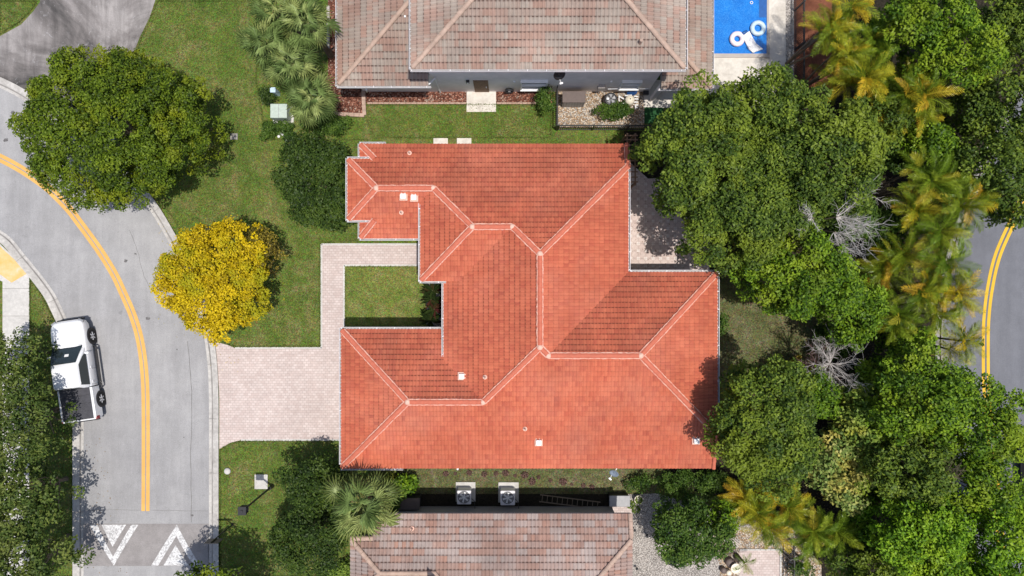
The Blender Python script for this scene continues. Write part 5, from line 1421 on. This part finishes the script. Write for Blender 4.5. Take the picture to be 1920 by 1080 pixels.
for s in (1, -1):
    o = MB(); o.rbox((s * .66, 2.24, .66), (.26, .16, .10)); o.build('headlight', M['head_glass'], bk, local=True, bevel=.02)
    o = MB(); o.rbox((s * .70, -2.22, .80), (.26, .12, .12)); o.build('tail_light', M['red_lamp'], bk, local=True, bevel=.02)
    o = MB(); o.rbox((s * .98, .75, 1.0), (.18, .10, .12)); o.build('mirror', M['car_black'], bk, local=True, bevel=.02)

# ------------------------------------------------------------------ street furniture
c = W(511, 911, 0); top = W(460, 957, 4.4)
lm = thing('street_lamp', (c.x, c.y, 0), 'black street lamp with a square lantern head on the lawn at the bottom left', 'street lamp')
p = MB(); tx = W(460, 957, 4.4); hx, hy = c.x, c.y
p.tube([(hx, hy, 0), (hx, hy, .5)], [.12, .09], 12); p.tube([(hx, hy, .5), (hx, hy, 4.0)], [.06, .045], 10); p.build('pole', M['black'], lm)
hd = MB(); hd.box(hx - .20, hx + .20, hy - .20, hy + .20, 4.32, 4.42); hd.box(hx - .17, hx + .17, hy - .17, hy + .17, 3.98, 4.03)
for sx_ in (-1, 1):
    for sy in (-1, 1): hd.box(hx + sx_ * .15 - .02, hx + sx_ * .15 + .02, hy + sy * .15 - .02, hy + sy * .15 + .02, 4.031, 4.319)
hd.box(hx - .05, hx + .05, hy - .05, hy + .05, 4.421, 4.47)
h_ = hd.build('lantern', M['black'], lm); gl = MB(); gl.box(hx - .11, hx + .11, hy - .11, hy + .11, 4.05, 4.30); gl.build('lantern_glass', M['head_glass'], h_)
ph = MB(); q = W(460.5, 957, 4.47)
# access box pad the lamp shadow falls on
o = MB(); q = W(490, 903); o.box(q.x - .36, q.x + .36, q.y - .40, q.y + .40, 0, .05)
tag(o.build('utility_pad', M['concrete'], bevel=.01), 'square concrete pad in the lawn beside the black street lamp', 'concrete pad')
c = W(436, 983, 0); sg = thing('road_sign', (c.x, c.y, 0), 'road sign on a black post seen edge on beside the speed hump', 'road sign')
o = MB(); o.tube([(c.x, c.y, 0), (c.x, c.y, 2.9)], .035, 8); o.lathe([(.08, 0), (.06, .08)], (c.x, c.y, 0), 10); o.build('post', M['black'], sg)
o = MB(); o.rbox((c.x, c.y - .05, 2.45), (.72, .03, .72), ry=0); o.build('sign_plate', M['black_plastic'], sg, bevel=.005)
q = W(427, 883); o = MB(); o.lathe([(.15, 0), (.19, .05), (.16, .11), (.05, .14)], (q.x, q.y, 0), 14); s_ = o.build('stone', M['concrete'], smooth=True); tag(s_, 'pale oval stone in the grass near the corner of the paver drive', 'stone')
q = W(439, 256); o = MB(); o.box(q.x - .20, q.x + .20, q.y - .17, q.y + .17, 0, .03); tag(o.build('drain_cover', M['drain'], bevel=.008), 'small dark square drain cover in the front lawn', 'drain cover')
q = W(525, 209, .7); t = thing('transformer_box', (q.x, q.y, 0), 'pale green utility transformer box under the fan palms', 'transformer')
o = MB(); o.box(q.x - .48, q.x + .42, q.y - .38, q.y + .38, .06, .85); b_o = o.build('housing', M['transformer'], t, bevel=.02)
o = MB(); o.box(q.x - .04, q.x - .02, q.y - .37, q.y + .37, .8515, .858); o.build('lid_seam', M['grey_plastic'], b_o)
o = MB(); o.box(q.x - .60, q.x + .55, q.y - .5, q.y + .5, 0, .059); o.build('pad', M['concrete'], t)
q = W(512, 169, .8); t = thing('utility_pedestal', (q.x, q.y, 0), 'small pale blue utility pedestal among bushes left of the fan palms', 'utility box')
o = MB(); o.box(q.x - .13, q.x + .13, q.y - .12, q.y + .12, 0, .8); o.build('housing', M['ice_vinyl'], t, bevel=.03)
o = MB(); o.box(q.x - .15, q.x + .15, q.y - .14, q.y + .14, .801, .87); o.build('cap', M['ice_vinyl'], t, bevel=.02)
for i, (px, py) in enumerate([(526, 250), (531, 253), (536, 258), (523, 256), (538, 265)]):
    q = W(px, py); o = MB(); o.lathe([(.07, 0), (.09, .03), (.06, .08)], (q.x, q.y, 0), 8); tag(o.build('stone', M['white'], smooth=True), 'white stone in the cluster below the clipped bush', 'stone', 'white stones by the low bush')
# wooden walk behind: brick borders of the mulch beds
def border(name, pts, w, h, mat, label, cat='border'):
    m_ = MB()
    for i in range(len(pts) - 1):
        a, b2 = W(*pts[i]), W(*pts[i + 1]); d = (b2 - a); L_ = d.length; d.normalize(); n = max(1, round(L_ / .3))
        for k in range(n):
            c_ = a + d * (L_ * (k + .5) / n); m_.rbox((c_.x, c_.y, h / 2 + random.uniform(0, .012)), (L_ / n - .012, w, h), rz=math.atan2(d.y, d.x))
    return tag(m_.build(name, mat, bevel=.006), label, cat)
border('garden_border', [(617, 214), (684, 217), (682, 170)], .20, .16, M['cap_tan'], 'pinkish stone border round the mulch corner near the fan palms')
border('garden_border', [(616, 12), (616, 92)], .16, .12, M['stucco_tan'], 'short grey stone border left of the tan roof at the top')
border('garden_border', [(689, 194), (874, 194)], .10, .08, M['brick_edge'], 'brown brick edging of the mulch left of the cream slab')
border('garden_border', [(931, 194), (1008, 194)], .10, .08, M['brick_edge'], 'brown brick edging of the mulch right of the cream slab')
border('garden_border', [(1386, 1030), (1463, 1030), (1463, 1084)], .09, .08, M['concrete'], 'white stone edging round the small paved terrace at the bottom')
# fences
def fence(name, a, b2, h, label, gap=.115, r=.012, sect=2.2):
    a = W(*a); b2 = W(*b2); d = b2 - a; L_ = d.length; d.normalize(); g = thing(name, ((a.x + b2.x) / 2, (a.y + b2.y) / 2, 0), label, 'fence')
    pk = MB()
    for k in range(int(L_ / gap)):
        c_ = a + d * (gap * (k + .5)); pk.box(c_.x - r, c_.x + r, c_.y - r, c_.y + r, .06, h)
    pk.build('pickets', M['black'], g)
    rl = MB()
    for z in (.16, h - .16, h - .03):
        rl.rbox(((a.x + b2.x) / 2, (a.y + b2.y) / 2, z), (L_, .04, .035), rz=math.atan2(d.y, d.x))
    rl.build('rails', M['black'], g)
    n = max(1, round(L_ / sect))
    for k in range(n + 1):
        c_ = a + d * (L_ * k / n); o = MB(); o.box(c_.x - .035, c_.x + .035, c_.y - .035, c_.y + .035, 0, h + .06); o.build('post', M['black'], g)
    return g
fence('picket_fence', (1043, 166), (1043, 244), 1.25, 'short black picket fence at the left side of the gravel bed')
fence('picket_fence', (1045, 244), (1240, 244), 1.2, 'black picket fence along the lower edge of the gravel bed')
fence('picket_fence', (1490, 168), (1490, -200), 1.35, 'long black picket fence between the pool deck and the palms')
fence('picket_fence', (1474, 1004), (1474, 1100), 1.2, 'black iron fence at the right side of the tan gravel at the bottom', gap=.45)
fence('picket_fence', (1466, 1034), (1488, 1034), 1.2, 'short cross piece of iron fence beside the terrace corner', gap=.5)
# wooden trellis beside the house corner
t = thing('pergola', (*W(1185, 290)[:2], 0), 'brown wooden pergola of slats beside the upper right corner of the red roof', 'pergola')
o = MB()
for py in (254, 262, 272, 281, 291, 301, 311, 322, 332, 341): a, b2 = W(1172, py, 2.3), W(1196, py, 2.3); o.box(a.x, b2.x, a.y - .03, a.y + .03, 2.25, 2.32)
o.build('slats', M['wood'], t)
o = MB()
for px in (1176, 1191):
    a, b2 = W(px, 250, 2.2), W(px, 346, 2.2); o.box(a.x - .03, a.x + .03, b2.y, a.y, 2.14, 2.249)
o.build('beam', M['wood'], t)
for px, py in ((1191, 252), (1191, 344), (1176, 252), (1176, 344)):
    a = W(px, py, 2.1); o = MB(); o.box(a.x - .05, a.x + .05, a.y - .05, a.y + .05, 0, 2.139); o.build('post', M['wood'], t)

# ------------------------------------------------------------------ pool
x0, y0_ = W(1336, 101)[:2]; x1 = W(1437, 0)[0]; yt_ = W(0, -180)[1]
pl_ = thing('swimming_pool', ((x0 + x1) / 2, (y0_ + yt_) / 2, 0), 'bright blue rectangular swimming pool at the top edge', 'swimming pool')
o = MB(); o.box(x0, x1, y0_, yt_, .02, .035); o.build('water', M['water'], pl_)
o = MB(); o.box(x0 - .15, x1 + .15, y0_ - .22, y0_ - .001, .0, .075); o.box(x1 + .001, x1 + .13, y0_, yt_, 0, .075); o.box(x0 - .13, x0 - .001, y0_, yt_, 0, .075); o.build('coping', M['stucco_tan'], pl_, bevel=.01)
o = MB(); o.box(x1 - .42, x1 - .02, y0_ + 2.0, yt_, .036, .042); o.build('bench_step', M['blue_vinyl'], pl_)
a = W(1438.5, 58); o = MB(); o.box(a.x, a.x + .10, a.y - 1.3, a.y, .0755, .14); o.build('spillway', M['grey_resin'], pl_, bevel=.01)
def ring_float(px, py, R_, r, mat, lab, cat='pool float'):
    q = W(px, py, .13); o = MB(); o.torus((q.x, q.y, .13), R_, r, 36, 12); return tag(o.build('swim_ring', mat, smooth=True), lab, cat)
ring_float(1382, 73, .29, .135, M['pink_vinyl'], 'white and pink inflatable ring floating in the pool', 'swim ring')
ring_float(1421, 53, .31, .125, M['ice_vinyl'], 'pale blue inflatable ring at the right side of the pool', 'swim ring')
q = W(1408, 80, .2); fl = MB(); n = 10
pts = [(1399, 62), (1402, 72), (1408, 83), (1418, 93)]
la2 = [W(1394, 66, .15), W(1397, 78, .15), W(1404, 92, .15), W(1412, 99, .15)]; lb2 = [W(1405, 58, .15), W(1411, 70, .15), W(1418, 82, .15), W(1431, 92, .15)]
vs = []; nn = len(la2)
for a, b2 in zip(la2, lb2): vs += [a + Vector((0, 0, -.1)), a + Vector((0, 0, .03)), (a + b2) / 2 + Vector((0, 0, .07)), b2 + Vector((0, 0, .03)), b2 + Vector((0, 0, -.1))]
fl.add(vs, [(5 * i + k, 5 * i + (k + 1) % 5, 5 * i + 5 + (k + 1) % 5, 5 * i + 5 + k) for i in range(nn - 1) for k in range(5)] + [(4, 3, 2, 1, 0), (15, 16, 17, 18, 19)])
tag(fl.build('pool_lounger', M['white_vinyl'], smooth=True, bevel=.02), 'white curved inflatable lounger floating between the two rings', 'pool float')
o = MB(); a = W(1389, 66, .14); b2 = W(1400, 58, .2); o.tube([a, (a + b2) / 2 + Vector((0, 0, .06)), b2], .07, 10); tag(o.build('pool_noodle', M['blue_vinyl'], smooth=True), 'short dark blue float lying across the pink ring', 'pool float')
q = W(1409, 5, .05); o = MB(); o.torus((q.x, q.y, .06), .07, .02, 18, 6); tag(o.build('skimmer_ring', M['white'], smooth=True), 'tiny white ring floating near the top of the pool', 'pool float')

# ------------------------------------------------------------------ things along the grey wall
q = Vector((3.34, 10.26, 0)); t = thing('storage_box', (q.x, q.y, 0), 'brown lidded resin storage box on tan gravel against the grey wall', 'storage box')
hw, hd_ = .60, .29
o = MB(); o.box(q.x - hw, q.x + hw, q.y - hd_, q.y + hd_, 0.012, 1.0); o.build('body', M['grey_resin'], t, bevel=.02)
for k in range(9):
    pass
o = MB(); o.box(q.x - hw - .03, q.x + hw + .02, q.y - hd_ - .01, q.y + hd_ + .02, 1.001, 1.07); o.build('lid', M['brown_resin'], t, bevel=.015)
o = MB()
for k in range(8): o.box(q.x - hw + .06 + k * .15, q.x - hw + .07 + k * .15, q.y - hd_ - .008, q.y - hd_ - .001, .03, .97)
o.build('slat_groove', M['brown_resin'], t)
q = W(1145, 186, .6); t = thing('pool_heater', (q.x, q.y, 0), 'round black pool heater on the gravel below the grey wall', 'pool heater')
o = MB(); o.lathe([(.34, 0.012), (.36, .1), (.36, .62), (.33, .70), (.28, .71), (.28, .66), (.05, .66)], (q.x, q.y, 0), 32); o.build('housing', M['black_plastic'], t, smooth=False)
o = MB()
for k in range(5):
    a = 2 * PI * k / 5; o.add([(q.x + .05 * math.cos(a), q.y + .05 * math.sin(a), .70), (q.x + .26 * math.cos(a), q.y + .26 * math.sin(a), .69), (q.x + .26 * math.cos(a + .7), q.y + .26 * math.sin(a + .7), .72), (q.x + .05 * math.cos(a + .7), q.y + .05 * math.sin(a + .7), .72)], [(0, 1, 2, 3)])
o.build('fan', M['grey_plastic'], t)
o = MB(); o.rbox((q.x - .18, q.y - .02, .76), (.14, .12, .06)); o.build('cap', M['white'], t, bevel=.02)
q = W(1181, 187, .6); t = thing('pool_filter', (q.x, q.y, 0), 'white round pool filter with white pipes right of the black heater', 'pool filter')
o = MB(); o.lathe([(.24, .012), (.26, .1), (.26, .55), (.22, .68), (.10, .74), (.04, .76)], (q.x, q.y, 0), 28); o.build('tank', M['cream'], t, smooth=True)
o = MB(); o.lathe([(.035, .76), (.03, .82)], (q.x, q.y, 0), 10); o.build('knob', M['black'], t)
o = MB()
for k, (ax_, ay_, bx_, by_) in enumerate([(-.50, .25, -.25, .1), (-.55, -.1, -.55, .3), (-.62, -.25, -.35, -.25), (-.4, -.3, -.1, .25), (.3, .25, .48, .25), (.3, .1, .5, .1), (.3, -.05, .5, -.05), (.34, -.22, .5, -.22), (.36, -.36, .5, -.36), (.36, -.22, .36, -.45), (-.2, .3, .15, .32)]):
    z = .30 + .04 * (k % 3); o.tube([(q.x + ax_, q.y + ay_, z), (q.x + bx_, q.y + by_, z)], .035, 8); o.tube([(q.x + ax_, q.y + ay_, .012), (q.x + ax_, q.y + ay_, z)], .035, 8)
o.build('pipes', M['white'], t)
q = W(1186, 170, .5); o = MB(); mm = Matrix.Rotation(R(75), 3, 'X'); o.lathe([(.06, -.03), (.27, -.03), (.29, 0), (.27, .03), (.06, .03)], (q.x, 10.70, .32), 26, mm); tag(o.build('blue_tub', M['blue_vinyl']), 'blue round lid leaning on the grey wall above the pool filter', 'lid')
q = W(1212, 170, .4); o = MB(); o.rbox((q.x, 10.70, .24), (.30, .22, .24)); tag(o.build('timer_box', M['black_plastic'], bevel=.02), 'small black box at the foot of the grey wall near the porch roof', 'box')
q = W(955, 169, .6); t = thing('hose_reel', (q.x, 10.7, 0), 'black coiled garden hose on the grey wall right of the door', 'garden hose'); o = MB(); mm = Matrix.Rotation(R(90), 3, 'X')
for k in range(3): o.torus((q.x, 10.76 - .045 * k, .62), .22, .028, 26, 6, mm)
o.build('coil', M['black_plastic'], t, smooth=True); o = MB(); o.box(q.x - .06, q.x + .06, 10.64, 10.838, .56, .68); o.build('bracket', M['grey_plastic'], t)

# ------------------------------------------------------------------ side passage at the bottom
def ac(px, py, lab, s=.38, seed=0):
    q = W(px, py, .8); t = thing('air_conditioner', (q.x, q.y, 0), lab, 'air conditioner', 'air conditioning condensers in the side passage')
    o = MB(); o.box(q.x - s - .12, q.x + s + .2, q.y - s - .05, q.y + s + .26, .0, .10); o.build('pad', M['concrete'], t, bevel=.01)
    o = MB(); o.box(q.x - s, q.x + s, q.y - s, q.y + s, .101, .80); o.build('housing', M['gutter_metal'], t, bevel=.05)
    o = MB()
    for r in (.10, .16, .22, .28, .33): o.torus((q.x, q.y + .02, .835), r, .006, 28, 4)
    for k in range(16):
        a = 2 * PI * k / 16; o.tube([(q.x + .06 * math.cos(a), q.y + .02 + .06 * math.sin(a), .84), (q.x + .33 * math.cos(a), q.y + .02 + .33 * math.sin(a), .83)], .005, 4)
    o.build('grille', M['alloy'], t)
    o = MB(); o.lathe([(.33, .801), (.33, .806)], (q.x, q.y + .02, 0), 28); w = o.build('fan_well', M['black_plastic'], t)
    o = MB()
    for k in range(6):
        a = 2 * PI * k / 6 + .3; p1 = Vector((q.x, q.y + .02, .812)); u = Vector((math.cos(a), math.sin(a), 0)); v = Vector((-u.y, u.x, 0))
        o.add([p1 + u * .06 - v * .03, p1 + u * .28 - v * .05, p1 + u * .28 + v * .06 + Vector((0, 0, .012)), p1 + u * .06 + v * .04 + Vector((0, 0, .012))], [(0, 1, 2, 3)])
    o.lathe([(.07, .81), (.06, .85)], (q.x, q.y + .02, 0), 12); o.build('fan', M['white'], t)
    o = MB(); o.tube([(q.x + s, q.y - .2, .3), (q.x + s + .15, q.y - .35, .25), (q.x + s + .2, -12.04, .5)], .02, 6); o.build('pipe', M['black_plastic'], t)
ac(870, 933, 'left of the two air conditioners in the dark side passage')
ac(952, 934, 'right of the two air conditioners in the dark side passage', .40)
q = W(765, 945, 1.0); t = thing('utility_cabinet', (q.x, q.y, 0), 'long dark box against the lower house wall right of the fan palm', 'cabinet')
o = MB(); o.box(q.x - .6, q.x + .6, q.y - .28, q.y + .28, 0.01, .95); o.build('body', M['black_plastic'], t, bevel=.02); o = MB(); o.box(q.x - .63, q.x + .63, q.y - .31, q.y + .31, .951, 1.0); o.build('lid', M['brown_resin'], t, bevel=.01)
q = W(1162, 940, .75); t = thing('deck_box', (q.x, q.y, 0), 'black lidded box at the right end of the side passage', 'storage box')
o = MB(); o.box(q.x - .52, q.x + .52, q.y - .27, q.y + .27, .01, .68); o.build('body', M['black_plastic'], t, bevel=.02); o = MB(); o.box(q.x - .56, q.x + .56, q.y - .30, q.y + .30, .681, .75); o.build('lid', M['grey_plastic'], t, bevel=.02)
o = MB(); a, b2 = W(1012, 934, .15), W(1125, 948, .15); d = (b2 - a).normalized(); s_ = Vector((-d.y, d.x, 0)) * .19; L_ = (b2 - a).length
for s in (1, -1): o.tube([a + s_ * s, b2 + s_ * s], .03, 6)
for k in range(12): p1 = a + d * (L_ * (k + .5) / 12); o.tube([p1 - s_, p1 + s_], .018, 5)
tag(o.build('ladder', M['copper']), 'metal ladder lying on the ground in the dark side passage', 'ladder')
q = W(1198, 938, .5); t = thing('plant_pot', (q.x, q.y, 0), 'potted plant with a white rim beside the black lidded box', 'plant pot')
o = MB(); o.lathe([(.14, 0.012), (.22, .42), (.24, .42), (.24, .46), (.20, .46), (.19, .38)], (q.x, q.y, 0), 22); o.build('pot', M['cream'], t, smooth=False)
me = tuft_mesh(.20, 60, L['light'], 5); link('foliage', me, t, (0, 0, .42))
for px, py, lab in ((1182, 946, 'tuft of yellow green grass left of the white rimmed pot'), (1192, 955, 'thin grass tuft on the gravel below the white rimmed pot')):
    tag(link('grass_tuft', tuft_mesh(.22, 60, L['light'], px), None, tuple(W(px, py, .02))), lab, 'plant')
q = W(1260, 1050, .35); t = thing('fire_pit', (q.x, q.y, 0), 'round black covered fire pit on the pale gravel', 'fire pit')
o = MB(); o.lathe([(.26, .012), (.26, .26), (.30, .28), (.30, .32)], (q.x, q.y, 0), 26); o.build('bowl', M['black_plastic'], t); o = MB(); o.lathe([(.32, .321), (.31, .36), (.02, .40)], (q.x, q.y, 0), 26); o.build('cover', M['car_trim'], t)
def pathlight(px, py, lab):
    q = W(px, py, .3); t = thing('garden_light', (q.x, q.y, 0), lab, 'garden light'); o = MB(); o.tube([(q.x, q.y, 0), (q.x, q.y, .34)], .012, 6); o.build('stake', M['black'], t); o = MB(); o.lathe([(.075, .341), (.06, .37), (.02, .39)], (q.x, q.y, 0), 12); o.build('cap', M['black'], t)
pathlight(1190, 994, 'upper small black garden light on the pale gravel beside the pink roof'); pathlight(1194, 1066, 'lower small black garden light on the pale gravel beside the pink roof')
pathlight(1213, 1003, 'small black garden light on the gravel left of the dark tree')
# table and pouffes
q = W(1380, 1066, .55); t = thing('round_table', (q.x, q.y, 0), 'round cream table with a dark centre at the bottom edge', 'table')
o = MB(); o.lathe([(.27, .52), (.28, .55), (.28, .585), (.25, .585), (.25, .56), (.04, .56)], (q.x, q.y, 0), 30); o.build('table_top', M['cream'], t); o = MB(); o.lathe([(.14, .02), (.04, .06), (.035, .52)], (q.x, q.y, 0), 12); o.build('pedestal', M['cream'], t); o = MB(); o.rbox((q.x, q.y, .59), (.06, .1, .05), .5); o.build('ornament', M['black'], t)
for px, py, r, mt, lab in ((1369, 1055, .24, 'brown_resin', 'largest brown round pouffe above the cream table'), (1384, 1047, .17, 'brown_resin', 'small brown pouffe at the top of the group'), (1357, 1070, .17, 'brown_resin', 'brown pouffe left of the cream table'), (1390, 1056, .15, 'cream', 'small cream stool right of the brown pouffes'), (1367, 1074, .15, 'cream', 'small cream stool at the lower left of the table')):
    q = W(px, py, .3); o = MB(); o.lathe([(r * .85, .02), (r, .08), (r, .30), (r * .85, .36), (r * .2, .38)], (q.x, q.y, 0), 22); tag(o.build('pouffe', M[mt], smooth=True), lab, 'stool')
q = W(1375, 1016, .45); t = thing('slatted_bench', (q.x, q.y, 0), 'weathered slatted wooden bench below the golden palm', 'bench', rz=R(-40))
o = MB()
for k in range(5): o.box(-.42, .42, -.24 + k * .10, -.18 + k * .10, .40, .43)
o.build('seat', M['wood_grey'], t, local=True)
for x in (-.36, .36):
    for y in (-.2, .18): o = MB(); o.box(x - .03, x + .03, y - .03, y + .03, .02, .399); o.build('leg', M['wood'], t, local=True)
# paving stones behind the house
for i, px in enumerate((828, 872)):
    q = W(px, 266); o = MB(); o.box(q.x - .45, q.x + .35, q.y - .2, q.y + .2, 0, .05); tag(o.build('paving_slab', M['travertine'], bevel=.01), ('left' if i == 0 else 'right') + ' of the two pale slabs along the upper edge of the red roof', 'paving slab')
# kerb debris: fallen palm frond on the road and leaf litter
o = link('fallen_frond', FE[1], None, tuple(W(1838, 629, .1))); o.rotation_euler = (0, .3, R(200)); o.scale = (.45, .45, .45); tag(o, 'dry orange palm frond fallen at the far yellow line', 'palm frond')

# ------------------------------------------------------------------ seams, stains, grass blades and fallen leaves
def seam(name, pts, w, z=.0125, mat=None):
    p = smooth_line(G(pts), 5); p = [(a + random.uniform(-.02, .02), b2 + random.uniform(-.02, .02)) for a, b2 in p]
    return ribbon(name, offset_line(p, w), offset_line(p, -w), z, z, mat or M['crack'])
M['crack'] = plain('dark road seam', (.13, .125, .12), .9, var=.4, scale=3)
seam('road_seam', [(352, 640), (357, 700), (360, 760), (358, 860), (359, 980)], .012)
seam('road_seam', [(243, 432), (258, 470), (268, 510), (281, 540)], .008); seam('road_seam', [(158, 958), (220, 956), (300, 957), (391, 958)], .006)
M['stain'] = plain('oil stain', (.11, .105, .105), .8, var=.5, scale=7)
for px, py, r in ((277, 597, .12), (236, 489, .11), (254, 476, .07), (24, 211, .13), (11, 263, .14), (345, 820, .04), (360, 966, .09), (332, 655, .05), (65, 190, .05), (360, 1034, .05)):
    q = W(px, py); rr = random.Random(px); pl_pts = []
    for k in range(14):
        a = 2 * PI * k / 14; e = r * rr.uniform(.55, 1.25); pl_pts.append((q.x + e * math.cos(a), q.y + e * math.sin(a) * .8))
    sheet('road_stain', pl_pts, .0135, M['stain'])
def scatter(name, mat, polys, dens, L_, Wd, label, z=.03, seed=0, up=.5, edge=0.0):
    r = np.random.default_rng(seed); P = []
    for poly in polys:
        g = G(poly); a = np.array(g); lo, hi = a.min(0), a.max(0); n = int((hi - lo).prod() * dens); q = r.uniform(lo, hi, (n, 2))
        c_ = np.zeros(n, bool); j = len(g) - 1
        for i in range(len(g)):
            xi, yi = g[i]; xj, yj = g[j]
            with np.errstate(divide='ignore', invalid='ignore'):
                c_ ^= ((yi > q[:, 1]) != (yj > q[:, 1])) & (q[:, 0] < (xj - xi) * (q[:, 1] - yi) / (yj - yi) + xi)
            j = i
        P.append(q[c_])
        if edge:                                     # ragged rim
            for i in range(len(g)):
                A, B = np.array(g[i]), np.array(g[(i + 1) % len(g)]); m_ = int(np.linalg.norm(B - A) * edge)
                t = r.uniform(0, 1, (m_, 1)); P.append(A + (B - A) * t + r.normal(0, .028, (m_, 2)))
    P = np.concatenate(P); n = len(P); P = np.concatenate([P, r.uniform(.012, z, (n, 1))], 1)
    nr = unit(n, r) * .8 + np.array([0, 0, up]); nr[:, 2] = np.abs(nr[:, 2]) + .15; nr /= np.linalg.norm(nr, axis=1)[:, None]
    cl_ = .5 + .5 * np.sin(P[:, 0] * 1.7 + 2 * np.sin(P[:, 1] * .9)) * np.sin(P[:, 1] * 1.3 + P[:, 0] * .4)
    me = leaf_mesh(name, P, nr, L_, Wd, r.uniform(0, 1, n), cl_, mat, r)
    return tag(link(name, me), label, kind='stuff')
LG = leaf_mat('grass blade', (.055, .09, .016), (.12, .165, .036), (.26, .27, .09), None, trans=.3)
LB = leaf_mat('bright grass blade', (.07, .11, .02), (.15, .20, .04), (.30, .31, .11), None, trans=.3)
front = [(296, 2), (490, 2), (480, 150), (500, 262), (600, 262), (690, 262), (672, 300), (676, 450), (600, 456), (600, 649), (441, 650), (412, 640), (405, 600), (382, 520), (345, 440), (312, 390), (262, 330), (225, 290), (262, 80)]
scatter('grass_blades', LG, [front, [(686, 196), (1033, 196), (1033, 258), (700, 258), (686, 220)], [(413, 843), (432, 832), (452, 827), (636, 827), (660, 900), (640, 1080), (413, 1080)], [(57, 520), (74, 545), (108, 612), (122, 660), (136, 770), (137, 1080), (57, 1080)], [(0, 2), (70, 2), (58, 20), (36, 42), (0, 64)]], 190, .085, .02, 'short green lawn grass', .06, 3, .3, 130)
scatter('grass_blades', LB, [[(648, 500), (796, 500), (796, 612), (648, 612)]], 220, .085, .02, 'bright green lawn grass inside the courtyard', .06, 4, .3, 130)
scatter('grass_blades', leaf_mat('patchy grass blade', (.06, .065, .025), (.14, .14, .06), (.30, .26, .15), None), [[(745, 874), (1225, 878), (1220, 924), (745, 924)], [(1346, 520), (1450, 560), (1520, 660), (1500, 700), (1346, 700)]], 190, .09, .022, 'patchy yellowish grass along the side and rear of the house', .05, 5, .3, 60)
scatter('fallen_petals', L['golden'], [[(300, 620), (380, 650), (470, 640), (545, 560), (530, 450), (480, 400), (300, 400), (285, 500)], [(395, 640), (450, 640), (455, 700), (395, 700)]], 9, .06, .04, 'yellow petals fallen around the golden tree', .03, 6, 1)
scatter('fallen_leaves', leaf_mat('dry leaf', (.10, .05, .02), (.22, .13, .05), (.34, .24, .10), None), [[(270, 260), (440, 250), (440, 400), (300, 420), (240, 330)], [(520, 250), (690, 250), (690, 450), (540, 450)], [(413, 843), (500, 850), (640, 850), (500, 1075), (413, 1075)], [(1180, 330), (1300, 330), (1330, 505), (1180, 505)], [(160, 820), (200, 820), (240, 1075), (160, 1075)]], 7, .07, .04, 'dry brown leaves under the trees', .03, 7, 1)
scatter('fallen_leaves', leaf_mat('litter leaf', (.05, .03, .015), (.12, .075, .035), (.22, .15, .07), None), [[(1490, 160), (1560, 100), (1880, 100), (1800, 400), (1780, 700), (1780, 1075), (1480, 1075), (1460, 960), (1240, 900), (1360, 690), (1560, 690), (1560, 600), (1350, 520), (1340, 300), (1230, 260), (1340, 200)]], 22, .11, .06, 'leaf litter under the belt of trees on the right', .04, 8, 1)
